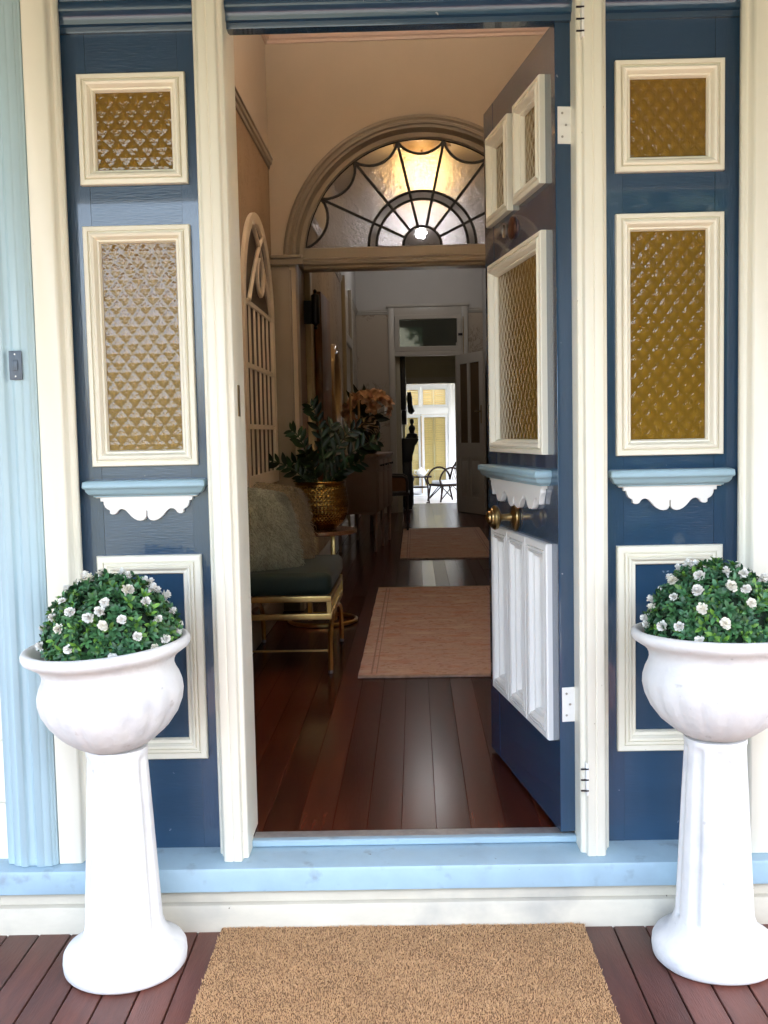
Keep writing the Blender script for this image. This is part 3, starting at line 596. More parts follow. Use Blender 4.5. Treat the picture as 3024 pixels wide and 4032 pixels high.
# ------------------------------------------------------------------ rugs
def rug(label, x0, x1, y0, y1, seed, z=ZF):
    M = mat(f'faded_rug_{seed}', (.58,.43,.375), .95, c2=(.47,.33,.28), vscale=22, stretch=(1,1.7,1), distort=1.0, bump=.5, bscale=220, sv=True, spots=[((.50,.27,.19), 5, .50, .2), ((.36,.22,.17), 34, .60, .06), ((.42,.22,.15), 20, .61, .07), ((.62,.50,.42), 4, .56, .14)])
    t = thing('rug', label, 'rug', ((x0+x1)/2, y0, z), hall=True, group='runners along the hall')
    hw = (x1-x0)/2; ln = y1-y0; q = MB(); n = 60; r = random.Random(seed); vs = []; fs = []
    for i in range(n+1):
        y = ln*i/n; wl_, wr_ = r.gauss(0,.0011), r.gauss(0,.0011)
        vs += [(-hw+wl_, y, .0015), (-hw+.004+wl_, y, .010), (hw-.004+wr_, y, .010), (hw+wr_, y, .0015)]
    for i in range(n):
        for k in range(3): fs.append((i*4+k, i*4+k+1, i*4+5+k, i*4+4+k))
    fs += [(0,3,2,1), (n*4,n*4+1,n*4+2,n*4+3)]
    q.add(vs, fs).build('pile', M, t)
    FR = mat('rug_border', (.44,.33,.26), .95, var=.35, vscale=40, bump=.4, bscale=200)
    for a, b in ((.0,.012),(ln-.012,ln)): MB().box(-hw+.002,hw-.002,a-.006,b+.004,.0008,.0118).build('fringe', FR, t, bev=.003)
    DK = mat('rug_line', (.40,.27,.23), .95, var=.4, vscale=60)
    for s in (-1,1): MB().box(s*(hw-.062)-.004, s*(hw-.062)+.004, .05, ln-.05, .0095, .0106).build('border_line', DK, t); MB().box(s*(hw-.085)-.0025, s*(hw-.085)+.0025, .05, ln-.05, .0095, .0106).build('border_line', DK, t)
    return t
rug('pale pink faded runner rug nearest the front door', -.258, .60, 1.86, 4.56, 1)
rug('pale pink faded runner rug farther down the hall', -.125, .76, 6.26, 9.10, 2)
# ------------------------------------------------------------------ bench, cushions
VEL = mat('dark_green_velvet', (.005,.017,.012), .65, c2=(.010,.024,.016), vscale=5, sheen=.08)
bn = thing('bench', 'dark green velvet bench with gold frame against the left wall', 'bench', (-.60, 2.335, ZF), hall=True)
hx, hy = .222, .375
st = MB().box(-hx-.004, hx+.004, -hy-.01, hy+.01, .368, .475).mesh('seat', VEL, bev=.035, seg=5); link('seat', st, bn)
q = MB()
for z0, z1, nm in ((.338,.366,'top_rail'),(.255,.283,'bottom_rail')):
    for a in (((-hx,hx),(-hy,-hy+.022)), ((-hx,hx),(hy-.022,hy)), ((hx-.022,hx),(-hy+.0225,hy-.0225)), ((-hx,-hx+.022),(-hy+.0225,hy-.0225))):
        MB().box(*a[0], *a[1], z0, z1).build(nm, GOLD, bn, bev=.002)
for sx in (-1,1):
    for sy in (-1,1): x_, y_ = sx*(hx-.011), sy*(hy-.011); MB().box(x_-.0105,x_+.0105,y_-.0105,y_+.0105,.2835,.3375).build('corner_post', GOLD, bn)
for k in range(5): y_ = -hy+.12+k*.13; MB().box(hx-.020,hx-.002,y_-.01,y_+.01,.2835,.3375).build('spacer', GOLD, bn)
for sx in (-1,1):   # inverted U legs at both ends
    x_ = sx*(hx-.011); pts = [(x_, -hy*1.0+.005, .012), (x_, -hy+.015, .12)] + [(x_, -(hy-.02)*math.cos(R(a)), .12+.135*math.sin(R(a))**.8) for a in range(12, 169, 8)] + [(x_, hy-.015, .12), (x_, hy-.005, .012)]
    MB().tube(pts, .0115, 4, flat=1.0).build('leg', GOLD, bn)
    for y_ in (-hy+.005, hy-.005): MB().lathe([(0,0),(.010,0),(.012,.006),(.010,.016),(0,.016)], 12).build('foot', STEEL, bn, (x_, y_, 0))
MB().bar((-hx+.02,-hy+.05,.10),(hx-.02,-hy+.05,.10),.008,.008).build('stretcher', GOLD, bn)
def cushion(label, loc, rot, colA, colB, size, thick, seed, nst):
    t = thing('cushion', label, 'cushion', loc, hall=True, group='shaggy cushions on the bench'); t.rotation_euler = rot
    r = np.random.default_rng(seed)
    def surf(u, v, side):
        k = (max(0,1-abs(u)**3.2))**.6*(max(0,1-abs(v)**3.2))**.6; pin = 1-.10*(1-k); nx = 1-.20*(v+1)
        return Vector((u*size/2*pin*nx*1.1, side*thick/2*k*(1-.25*v), v*size/2*pin+size/2))
    q = MB(); n = 14
    for side in (-1,1):
        vs = [surf(-1+2*i/n, -1+2*j/n, side) for i in range(n+1) for j in range(n+1)]
        q.add(vs, [(i*(n+1)+j, (i+1)*(n+1)+j, (i+1)*(n+1)+j+1, i*(n+1)+j+1) for i in range(n) for j in range(n)])
    MA = mat('wool_'+str(seed), colA, .9, c2=colB, vscale=14, island=.4, sheen=.3); q.build('cover', MA, t, smooth=60)
    V = []; F = []
    for s_ in range(nst):
        u, v = r.uniform(-1,1,2); side = -1 if r.random() < .8 else 1; p = surf(u, v, side)
        nr = Vector((u*.8, side*(1.1-.5*max(abs(u),abs(v))), v*.8)).normalized(); dn = Vector((r.normal(0,.35), -.1, -1)).normalized()
        wv = nr.cross(dn).normalized(); ln = r.uniform(.040,.070); w_ = r.uniform(.0030,.0050); ph = r.uniform(0,6.28); k0 = len(V)
        for k in range(6):
            f = k/5; c_ = p+nr*(.004+.016*math.sin(min(1,f*1.4)*1.6))+dn*(ln*f)+wv*(math.sin(ph+f*9)*.0085)+nr*(math.cos(ph+f*9)*.006)
            ww = w_*(1-.75*f); V += [c_-wv*ww, c_+wv*ww]
        F += [(k0+2*k, k0+2*k+1, k0+2*k+3, k0+2*k+2) for k in range(5)]
    fu = link('fleece', npmesh('fleece', [tuple(p) for p in V], F, MA, True), t); fu['kind'] = 'stuff'
cushion('grey green curly wool cushion at the front of the bench', (-.735, 2.17, .662), (R(-10), R(9), R(38)), (.42,.44,.34), (.26,.285,.215), .41, .17, 5, 7500)
cushion('tan curly wool cushion leaning behind the grey green one', (-.71, 2.50, .662), (R(-13), R(10), R(30)), (.34,.27,.17), (.22,.17,.10), .42, .16, 6, 6500)
# ------------------------------------------------------------------ side table, brass pot, plant
tb = thing('side_table', 'round side table with bronze rim beside the bench', 'side table', (-.545, 3.30, ZF), hall=True)
MB().lathe([(0,.532),(.212,.532),(.217,.536),(.217,.552),(.212,.556),(.205,.554),(0,.554)], 48).build('top', mat('copper_bronze', (.42,.24,.15), .25, .9, var=.2), tb, smooth=35)
MB().box(.06,.085,-.03,.03,.012,.532).build('stem', GOLD, tb, bev=.002); MB().box(-.085,-.06,-.03,.03,.012,.532).build('stem', GOLD, tb, bev=.002)
MB().tube([(.20*math.cos(a), .20*math.sin(a), .0125) for a in [2*math.pi*i/40 for i in range(40)]], .012, 6, closed=True).build('base_ring', GOLD, tb, smooth=50)
HAMB = mat('hammered_brass', (.30,.18,.045), .22, 1, var=.25, vscale=9); n, L, p = nodes_of(HAMB)
tc = n.new('ShaderNodeTexCoord')
pot = thing('brass_pot', 'hammered brass plant pot standing on the side table', 'pot', (-.540, 3.29, ZF+.5575), hall=True)
PR = [(0,0),(.085,0),(.092,.004),(.095,.014),(.120,.03),(.145,.06),(.160,.10),(.166,.145),(.163,.19),(.155,.235),(.148,.268),(.150,.276),(.154,.281),(.152,.285),(.147,.283),(.143,.265),(.150,.19),(.10,.17),(0,.17)]
def smooth_prof(P, k=5):
    out = []
    for i in range(len(P)-1):
        for j in range(k): t = j/k; out.append((P[i][0]+(P[i+1][0]-P[i][0])*t, P[i][1]+(P[i+1][1]-P[i][1])*t))
    return out+[P[-1]]
PRS = PR[:4]+smooth_prof(PR[4:11], 9)+PR[11:]
def dimple(a, i, z):
    if .04 < z < .255:
        row = z/.0125; ph = a*44/2+(math.pi/2 if int(row) % 2 else 0)
        return 1-.055*max(0, math.sin(ph)**2-.45)*max(0, math.sin(math.pi*(row % 1)))**.5*1.8
    return 1
MB().lathe(PRS, 176, mod=dimple).build('body', HAMB, pot, smooth=50)
zz = thing('zz_plant', 'dark green plant with paired glossy leaves growing in the brass pot', 'plant', (-.540, 3.29, .95), hall=True)
ZL = mat('zz_leaf', (.010,.032,.010), .3, rnd=.5); ZS = mat('zz_stem', (.035,.06,.02), .5)
lm = MB(); ll = .086
rows = [(0,.002),(.12,.008),(.3,.0145),(.5,.0165),(.7,.0135),(.88,.007),(1,.0005)]
vs = []
for t, w_ in rows: z_ = -.10*t*t*ll+.003; vs += [(t*ll, -w_, z_+w_*.35), (t*ll, 0, z_), (t*ll, w_, z_+w_*.35)]
lm.add(vs, [(i*3+k, i*3+3+k, i*3+4+k, i*3+1+k) for i in range(len(rows)-1) for k in range(2)]); LM = lm.mesh('leaf', ZL, smooth=60)
rr = random.Random(21)
stems = [(-8,.02,.47,.05),(175,.30,.16,.10),(165,.14,.33,.0),(15,.20,.34,.04),(60,.12,.30,0),(5,.32,.26,.05),(-110,.16,.20,0),(-20,.24,.14,0),(40,.07,.36,0),(150,.16,.14,0)]
for az, out, hgt, ex in stems:
    d = Vector((math.cos(R(az)), math.sin(R(az)), 0)); pts = []
    for i in range(9):
        t = i/8; pts.append(d*(.03+out*t**1.5)+Vector((0,0,(hgt+.06)*(1-(1-t)**1.5)))+Vector((-.09*t*t if az == -8 else 0,0,0)))
    s = MB().tube(pts, [.0075-.005*i/8 for i in range(9)], 6).build('stem', ZS, zz, smooth=60)
    nl = 8
    for k in range(nl):
        t = .30+.68*k/(nl-1); f = t*8; i = min(7, int(f)); pp = pts[i].lerp(pts[i+1], f-i); tg = (pts[i+1]-pts[i]).normalized()
        sd_ = tg.cross(Vector((0,1,.2))).normalized()
        for sg in (-1,1):
            ld = (sd_*sg*1.0+tg*.95+Vector((rr.gauss(0,.15),rr.gauss(0,.25),rr.gauss(0,.15)))).normalized()
            upv = tg.cross(sd_)*-1; upv = (upv-ld*upv.dot(ld)).normalized()
            if upv.y > 0: upv = -upv
            yv = upv.cross(ld); mm = Matrix((ld, yv, upv)).transposed().to_4x4(); sc_ = rr.uniform(.75,1.05)*(.75 if k == nl-1 else 1)
            o = link('leaf', LM, s); o.matrix_basis = Matrix.Translation(pp) @ mm @ Matrix.Scale(sc_, 4)
# ------------------------------------------------------------------ things on the rear left wall
sg_ = thing('wall_lantern', 'black wall lantern with two turned rolls and finials beyond the arch', 'lantern', (-.728, 4.55, 2.17), hall=True)
for x_, zt, s_ in ((-.072,0,1),(.072,.02,1.12)):
    pr = [(0,-.125),(.004,-.125),(.011,-.118),(.011,-.110),(.005,-.104),(.012,-.096),(.022,-.09),(.026,-.085),(.026,.085),(.022,.09),(.012,.094),(.005,.10),(.010,.107),(.012,.114),(.008,.122),(0,.126)]
    MB().lathe([(a*s_, b*s_) for a, b in pr], 20).build('roll', BLACK, sg_, (x_, -.01 if s_ == 1 else -.03, zt), smooth=40)
MB().box(-.052,.050,-.012,.004,-.078,.085).build('panel', mat('charcoal_panel', (.02,.018,.018), .6), sg_, bev=.002); MB().box(-.02,.02,.006,.05,-.03,.03).build('bracket', BLACK, sg_)
WOOD = mat('orange_brown_slab_timber', (.32,.125,.025), .35, c2=(.035,.012,.008), vscale=3.2, stretch=(1,5,.25), distort=1.5, coat=.2)
sb = MB().prism([(-.42,-.8),(-.45,-.2),(-.41,.3),(-.44,.73),(.40,.76),(.43,.2),(.40,-.3),(.43,-.8)], -.03, .03); sb.xf(Matrix.Rotation(R(90),4,'Z'))
tag(sb.build('timber_slab', WOOD, loc=(XRL+.036, 5.80, 1.70), bev=.006), 'tall orange brown timber slab on the left wall past the lantern', 'wall art', hall=True)
ov = thing('oval_mirror', 'oval mirror in a glossy cream frame on the left wall past the timber slab', 'mirror', (XRL+.004, 6.95, 1.745), hall=True)
q = MB(); vs = []; OP = [(1,0),(1,.045),(.96,.065),(.86,.065),(.80,.045),(.79,.02)]; n = 48
for k in range(n):
    a = 2*math.pi*k/n
    for sc_, d in OP: vs.append((d, .50*sc_*math.cos(a), .415*sc_*math.sin(a)))
q.add(vs, [(k*6+i, ((k+1)%n)*6+i, ((k+1)%n)*6+i+1, k*6+i+1) for k in range(n) for i in range(5)]).build('frame', mat('glossy_cream_frame', (.62,.48,.33), .18), ov, smooth=45)
MB().add([(.022,.50*.80*math.cos(2*math.pi*k/n),.415*.80*math.sin(2*math.pi*k/n)) for k in range(n)], [tuple(range(n))]).build('mirror_glass', MIR, ov)
# ------------------------------------------------------------------ cabinet with vase, flowers, candles, bowl
CABM = mat('dusty_pink_cabinet_paint', (.26,.185,.15), .55, var=.12, vscale=7)
cb = thing('cabinet', 'dusty pink chest on tall legs against the left wall', 'cabinet', (-.335, 6.85, ZF), R(-5.5), hall=True)
MB().box(-.40,0,0,1.15,.375,.895).build('body', CABM, cb, bev=.004); MB().box(-.41,.022,-.02,1.17,.8955,.925).build('top', CABM, cb, bev=.006)
for k in range(3):
    d = MB().box(.0005,.012,.03+k*.373,.375+k*.373,.76,.87).build('drawer', CABM, cb, bev=.003)
    for y_ in (.12,.25): MB().lathe([(0,0),(.008,0),(.006,.012),(.012,.018),(.012,.024),(0,.027)], 10).xf(Matrix.Rotation(R(90),4,'Y')).build('knob', IRON, d, (.012,.03+k*.373+y_-.02,.815))
    MB().box(.0005,.010,.03+k*.373,.375+k*.373,.40,.745).build('cupboard_door', CABM, cb, bev=.003)
for x_, y_ in ((-.37,.03),(-.03,.03),(-.37,1.12),(-.03,1.12),(-.03,.57)):
    MB().lathe([(.011,0),(.014,.03),(.022,.36),(.026,.374)], 10).build('leg', CABM, cb, (x_,y_,0), smooth=50)
MB().prism([(-.39,.374),(-.02,.374),(-.02,.33),(-.06,.352),(-.20,.362),(-.34,.352),(-.39,.33)], .004, .02).build('apron', CABM, cb)
ZTOP = ZF+.926
VM = mat('zebra_glaze', (.5,.45,.4), .2); n, L, p = nodes_of(VM); tc = n.new('ShaderNodeTexCoord'); nz = n.new('ShaderNodeTexNoise'); nz.inputs['Scale'].default_value = 6.5; nz.inputs['Detail'].default_value = 0; nz.inputs['Distortion'].default_value = .8
L.new(tc.outputs['Object'], nz.inputs['Vector']); mu = n.new('ShaderNodeMath'); mu.operation = 'MULTIPLY'; mu.inputs[1].default_value = 62; L.new(nz.outputs[0], mu.inputs[0]); sn = n.new('ShaderNodeMath'); sn.operation = 'SINE'; L.new(mu.outputs[0], sn.inputs[0])
cr = n.new('ShaderNodeValToRGB'); cr.color_ramp.elements[0].position = .25; cr.color_ramp.elements[1].position = .42; cr.color_ramp.elements[0].color = (.012,.010,.010,1); cr.color_ramp.elements[1].color = (.45,.37,.32,1)
L.new(sn.outputs[0], cr.inputs[0]); L.new(cr.outputs[0], p.inputs['Base Color'])
tag(MB().lathe([(0,0),(.085,0),(.088,.006),(.075,.05),(.082,.09),(.112,.16),(.130,.23),(.128,.275),(.105,.32),(.080,.345),(.078,.352),(.084,.360),(.076,.360),(.07,.345),(0,.34)], 40).build('vase', VM, loc=(-.430, 7.22, ZTOP), smooth=50), 'black and cream swirl striped vase on the pink cabinet', 'vase', hall=True)
bq = thing('flower_bunch', 'bunch of peach magnolia flowers with dark pointed leaves in the striped vase', 'flowers', (-.430, 7.22, ZTOP+.345), hall=True)
PEA = mat('peach_petal', (.86,.62,.52), .6, island=.15); DL = mat('bronze_green_leaf', (.030,.040,.020), .4, island=.3)
rr = random.Random(4)
def magnolia(s, seed):
    r = random.Random(seed); q = MB()
    for ring, (n, el, ln) in enumerate(((5,12,1.0),(4,42,.85),(4,70,.6))):
        for k in range(n):
            a = 6.283*(k+.4*ring)/n+r.uniform(-.15,.15); e = R(el+r.uniform(-8,8)); vs = []; N_ = 5
            for i in range(N_+1):
                t = i/N_; ee = e+R(25)*(1-t)*.6; d = Vector((math.cos(a)*math.cos(ee), math.sin(a)*math.cos(ee), math.sin(ee))); sv = Vector((-math.sin(a), math.cos(a), 0)); uv = sv.cross(d)*-1
                w_ = .36*ln*s*(math.sin(math.pi*min(1,.12+.80*t))**.7)
                for j in (-1,-.5,0,.5,1): vs.append(d*(t*ln*s)+sv*(w_*j)-uv*(abs(j)**2*.14*s*ln*-1)-uv*(.06*s*t*t))
            q.add(vs, [(i*5+j, i*5+5+j, i*5+6+j, i*5+1+j) for i in range(N_) for j in range(4)])
    return q
blooms = [((-.17,-.10,.07),.085,(-1,-.9,.2)),((-.10,-.03,.17),.085,(-.5,-.8,.7)),((.04,-.06,.185),.095,(.0,-1,.6)),((.12,-.02,.175),.095,(.5,-.7,.7)),((.05,-.09,.11),.075,(.1,-1,-.1)),((.19,.02,.06),.065,(1,-.3,-.1)),((-.13,-.12,-.03),.08,(-.6,-.9,-.2)),((.20,.04,.14),.07,(1,-.3,.4)),((-.02,.08,.21),.08,(0,.3,1))]
for i, (pos, s, dr) in enumerate(blooms):
    b = magnolia(s*1.2, i).build('bloom', PEA, bq, pos, smooth=60); b.rotation_euler = Vector(dr).normalized().to_track_quat('Z','Y').to_euler()
    MB().tube([(0,0,-.05),(pos[0]*.4,pos[1]*.4,pos[2]*.5),pos], .004, 5).build('flower_stem', ZS, bq)
for pos, ln in (((-.20,-.02,.27),.30),((-.13,.02,.33),.33),((-.03,.05,.33),.3),((-.22,-.05,.15),.24),((.16,-.05,.02),.22),((.22,0,-.02),.2),((-.05,-.12,.1),.2),((.02,-.1,.02),.16),((.0,-.09,-.03),.16)):
    d = Vector(pos); l = d.length; dn = d.normalized(); sv = dn.cross(Vector((.2,1,.1))).normalized(); q = MB(); vs = []
    for i in range(7):
        t = i/6; w_ = .034*math.sin(math.pi*t**.75)**.8+.001; c_ = dn*(l*(.15+.85*t)); nn = dn.cross(sv)
        vs += [c_-sv*w_+nn*w_*.3, c_, c_+sv*w_+nn*w_*.3]
    q.add(vs, [(i*3+k, i*3+3+k, i*3+4+k, i*3+1+k) for i in range(6) for k in range(2)]).build('leaf', DL, bq, smooth=60)
WAX = mat('ivory_wax', (.62,.47,.30), .45)
for x_, zt, nm in ((-.575, 1.715, 'taller'), (-.497, 1.64, 'shorter')):
    t = thing('candle', f'{nm} ivory taper candle standing on the pink cabinet before the vase', 'candle', (x_, 6.97, ZTOP), hall=True)
    h = zt-ZTOP-.02; b0 = .235
    MB().lathe([(0,0),(.035,0),(.036,.006),(.012,.014),(.007,.03),(.007,b0-.02),(.013,b0-.012),(.014,b0+.004),(0,b0+.004)], 16).build('holder', BLACK, t, smooth=40)
    MB().lathe([(0,b0+.004),(.0115,b0+.004),(.0105,h),(.004,h+.004),(0,h+.004)], 12).build('taper', WAX, t, smooth=50); MB().tube([(0,0,h),(.001,0,h+.02)], .0018, 5).build('wick', IRON, t)
tag(MB().lathe([(0,0),(.05,0),(.05,.008),(.085,.03),(.125,.075),(.132,.082),(.126,.082),(.08,.04),(0,.02)], 32).build('bowl', BLACK, loc=(-.40, 6.99, ZTOP), smooth=50), 'shallow black bowl on the pink cabinet in front of the vase', 'bowl', hall=True)
# ------------------------------------------------------------------ cane chair beyond the cabinet
BENT = mat('dark_bentwood', (.02,.010,.007), .35); CANE = mat('woven_cane', (.20,.09,.04), .7, var=.4, vscale=120)
ch = thing('cane_chair', 'dark bentwood chair with cane panel beyond the pink cabinet', 'chair', (-.27, 9.1, ZF), hall=True)
for x_, y_ in ((-.22,-.22),(.20,-.22),(-.22,.24),(.20,.24)): MB().tube([(x_,y_,0),(x_*.96,y_*.96,.44)], [.014,.019], 8).build('leg', BENT, ch, smooth=50)
MB().box(-.24,.225,-.24,.26,.405,.445).build('seat', BENT, ch, bev=.012)
for y_ in (-.22,.24): MB().tube([(.20,y_,.44),(.20,y_,.56),(.185,y_,.605),(.15,y_,.625),(-.22,y_,.64)], .015, 8).build('arm', BENT, ch, smooth=50); MB().box(-.21,.185,y_-.004,y_+.004,.46,.615).build('cane_panel', CANE, ch)
MB().tube([(-.22,-.22,.44),(-.25,-.21,.72),(-.26,0,.76),(-.25,.21,.72),(-.22,.24,.44)], .016, 8).build('back', BENT, ch, smooth=50)
# ------------------------------------------------------------------ end wall, its door and fanlight
OX0, OX1, OZ = -.226, .624, 2.378; FX0, FX1 = -.31, .79
ew = MB().box(-.9,FX0+.03,YE,YE+.12,.17,3.88).box(FX1-.03,1.2,YE,YE+.12,.17,3.88).box(FX0+.03,FX1-.03,YE,YE+.12,3.0,3.88)
endw = struct('end_wall', ew, GREYW, hall=True)
MB().box(XRL+.002,FX0-.002,YE-.0015,YE+.002,.2,2.953).build('wallpaper', WP, endw); MB().box(FX1+.002,.998,YE-.0015,YE+.002,.2,2.953).build('wallpaper', WP, endw)
for a, b in ((XRL+.002,FX0-.01),(FX1+.01,.998)):
    MB().add([(x, YE-d, z) for x in (a,b) for d, z in RAILP], [(i,(i+1)%10,(i+1)%10+10,i+10) for i in range(10)]).build('picture_rail', DOORW, endw); MB().add([(x, YE-.002-d, z) for x in (a,b) for d, z in SKIRT], [(i,(i+1)%7,(i+1)%7+7,i+7) for i in range(7)]).build('skirting', DOORW, endw)
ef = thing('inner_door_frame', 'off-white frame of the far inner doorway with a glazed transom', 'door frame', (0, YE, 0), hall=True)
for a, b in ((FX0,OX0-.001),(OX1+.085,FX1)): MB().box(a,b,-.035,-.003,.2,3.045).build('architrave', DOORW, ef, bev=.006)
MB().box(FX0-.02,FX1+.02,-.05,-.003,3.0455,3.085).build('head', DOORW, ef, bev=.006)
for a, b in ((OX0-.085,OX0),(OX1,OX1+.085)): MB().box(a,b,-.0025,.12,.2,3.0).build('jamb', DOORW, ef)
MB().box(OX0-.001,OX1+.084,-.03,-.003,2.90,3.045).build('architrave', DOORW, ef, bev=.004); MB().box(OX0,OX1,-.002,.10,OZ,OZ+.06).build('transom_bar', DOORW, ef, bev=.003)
tw = thing('transom_window', 'hinged glass transom window above the far inner doorway', 'window', (0, YE-.004, OZ+.062), hall=True); tw.rotation_euler = (R(4.5),0,0)
MB().frame(OX0+.004,OX1+.08,.0,.50,[(0,-.03),(0,.0),(.004,.004),(.058,.004),(.066,-.006),(.066,-.02)]).build('sash', DOORW, tw)
MB().box(OX0+.06,OX1+.026,.010,.014,.06,.44).build('glass_pane', mat('greenish_window_glass', (.05,.055,.045), .03, spec=.9, coat=.6), tw)
MB().tube([(OX1+.10,-.03,-.30),(OX1+.10,-.03,.46)], .006, 6).build('stay_rod', BRASS, tw); MB().box(OX1+.03,OX1+.09,-.02,-.008,.20,.235).build('catch', IRON, tw)
lf = thing('inner_door', 'off-white panelled inner door with two tall glass panes, half open', 'door', (OX1+.004, YE-.006, 0), R(-66), hall=True)
DWI = .80
for a, b in ((0,.11),(.345,.415),(.69,DWI)): MB().box(a,b,-.018,.018,.205,2.37).build('stile', DOORW, lf)
for z0, z1 in ((2.24,2.37),(.96,1.16),(.205,.42)):
    for a, b in ((.1105,.3445),(.4155,.6895)): MB().box(a,b,-.018,.018,z0,z1).build('rail', DOORW, lf)
for a, b in ((.1105,.3445),(.4155,.6895)):
    MB().box(a,b,-.003,.003,1.1605,2.2395).build('glass_pane', mat('brown_textured_glass', (.10,.06,.03), .2, spec=.6), lf); MB().box(a,b,-.008,.008,.4205,.9595).build('panel', DOORW, lf)
    MB().box(a+.04,b-.04,-.013,.013,.47,.91).build('raised_field', DOORW, lf, bev=.004)
MB().box(.73,.76,-.0225,-.0185,1.42,1.66).build('handle_plate', BRASS, lf); MB().tube([(.745,-.022,1.58),(.745,-.065,1.58),(.66,-.07,1.58)], .009, 8).build('handle', BRASS, lf)
ls = thing('light_switch', 'white light switch on the wallpaper left of the far inner doorway', 'switch', (-.352, YE-.002, 1.64), hall=True)
MB().box(-.035,.035,-.008,0,-.057,.057).build('plate', WHITE, ls, bev=.002); MB().box(-.012,.012,-.013,-.0085,-.02,.02).build('rocker', WHITE, ls, bev=.002)
# ------------------------------------------------------------------ rear lobby and sunroom
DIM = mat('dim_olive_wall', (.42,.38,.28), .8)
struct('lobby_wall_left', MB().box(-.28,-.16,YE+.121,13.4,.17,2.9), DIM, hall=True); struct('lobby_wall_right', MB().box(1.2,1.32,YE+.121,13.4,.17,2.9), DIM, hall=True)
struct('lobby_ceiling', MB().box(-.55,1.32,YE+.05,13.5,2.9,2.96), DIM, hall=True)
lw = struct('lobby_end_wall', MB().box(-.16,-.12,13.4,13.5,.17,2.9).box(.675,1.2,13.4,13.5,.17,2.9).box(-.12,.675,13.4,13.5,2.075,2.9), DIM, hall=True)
MB().box(-.12,.72,13.37,13.399,2.077,2.17).build('door_head', DOORW, lw)
SUNW = mat('white_sunroom_paint', (.60,.61,.62), .5)
struct('sunroom_floor', MB().box(-3,4,13.45,18.4,-.25,.03), mat('pale_sunroom_tiles', (.62,.60,.56), .25, var=.15, vscale=3), hall=True)
sr = struct('sunroom_wall', MB().box(-3,-.45,18.2,18.3,-.2,2.9).box(.80,4,18.2,18.3,-.2,2.9).box(-.45,.80,18.2,18.3,2.45,2.9).box(-.55,-.50,13.5,18.2,-.2,2.9), SUNW, hall=True)
struct('sunroom_window_wall', MB().box(2.1,2.2,13.5,18.2,-.2,.3).box(2.1,2.2,13.5,18.2,2.2,2.9), SUNW, hall=True)
struct('sunroom_roof', MB().box(-.56,2.1,13.5,18.4,2.9,3.0), SUNW, hall=True)
fd = thing('french_doors', 'white french doors with glazed transom at the far end of the house', 'french doors', (0, 18.2, .03), hall=True)
for a, b in ((-.449,-.38),(.72,.799)): MB().box(a,b,-.03,.06,.0,2.42).build('frame_post', SUNW, fd, bev=.006)
MB().box(-.38,.72,-.02,.05,1.655,1.80).build('transom_rail', SUNW, fd, bev=.005); MB().box(-.38,.72,-.02,.05,2.20,2.42).build('frame_head', SUNW, fd)
GLZ = bpy.data.materials.new('clear_glazing'); GLZ.use_nodes = True; n, L = GLZ.node_tree.nodes, GLZ.node_tree.links; n.remove(n['Principled BSDF'])
tr_, gl_, mx_, lw_ = n.new('ShaderNodeBsdfTransparent'), n.new('ShaderNodeBsdfGlossy'), n.new('ShaderNodeMixShader'), n.new('ShaderNodeFresnel')
tr_.inputs[0].default_value = (.94,.95,.93,1); gl_.inputs['Roughness'].default_value = .02
L.new(lw_.outputs[0], mx_.inputs[0]); L.new(tr_.outputs[0], mx_.inputs[1]); L.new(gl_.outputs[0], mx_.inputs[2]); L.new(mx_.outputs[0], n['Material Output'].inputs[0])
for a, b in ((-.375,.165),(.17,.715)):
    lfp = MB().frame(a, b, .005, 1.65, [(0,-.04),(0,.0),(.055,.0),(.058,-.02),(.058,-.04)], 0).build('door_leaf', SUNW, fd); MB().box(a+.056,b-.056,.006,.20,.0,.0).build('x', SUNW, lfp) if False else None
    MB().box(a+.0575,b-.0575,.0,.03,.008,.20).build('kick_panel', SUNW, lfp); MB().box(a+.05,b-.05,.016,.020,.20,1.6).build('glass_pane', GLZ, lfp)
    MB().frame(a, b, 1.801, 2.199, [(0,-.04),(0,.0),(.045,.0),(.045,-.04)], 0).build('transom_sash', SUNW, fd)
MB().tube([(.168,-.02,.05),(.168,-.02,1.62)], .011, 8).build('bolt_rod', BRASS, fd)
SHU = mat('cream_yellow_shutter_paint', (.88,.68,.30), .5)
for i, (a, b) in enumerate(((-.37,-.115),(-.11,.145),(.18,.425),(.43,.70))):
    s = thing('louvred_shutter', ['leftmost cream yellow louvred shutter outside the french doors','second cream yellow louvred shutter from the left outside the french doors','third cream yellow louvred shutter from the left outside the french doors','rightmost cream yellow louvred shutter outside the french doors'][i], 'shutter', ((a+b)/2, 18.32, .05), hall=True, group='shutters outside the french doors')
    h = (b-a)/2
    for x_ in (-h, h-.035): MB().box(x_,x_+.035,-.015,.015,0,2.25).build('stile', SHU, s)
    for z_ in (0,.40,1.60,2.15): MB().box(-h+.0355,h-.0355,-.015,.015,z_,z_+.10).build('rail', SHU, s)
    slm = MB().box(-h+.036,h-.036,-.024,.024,-.004,.004).xf(Matrix.Rotation(R(58),4,'X')).mesh('slat', SHU)
    z_ = .53
    while z_ < 2.14:
        if not 1.58 < z_ < 1.72: link('slat', slm, s, (0,0,z_))
        z_ += .047
    MB().box(-h+.036,h-.036,-.006,.006,.1005,.3995).build('panel', SHU, s)
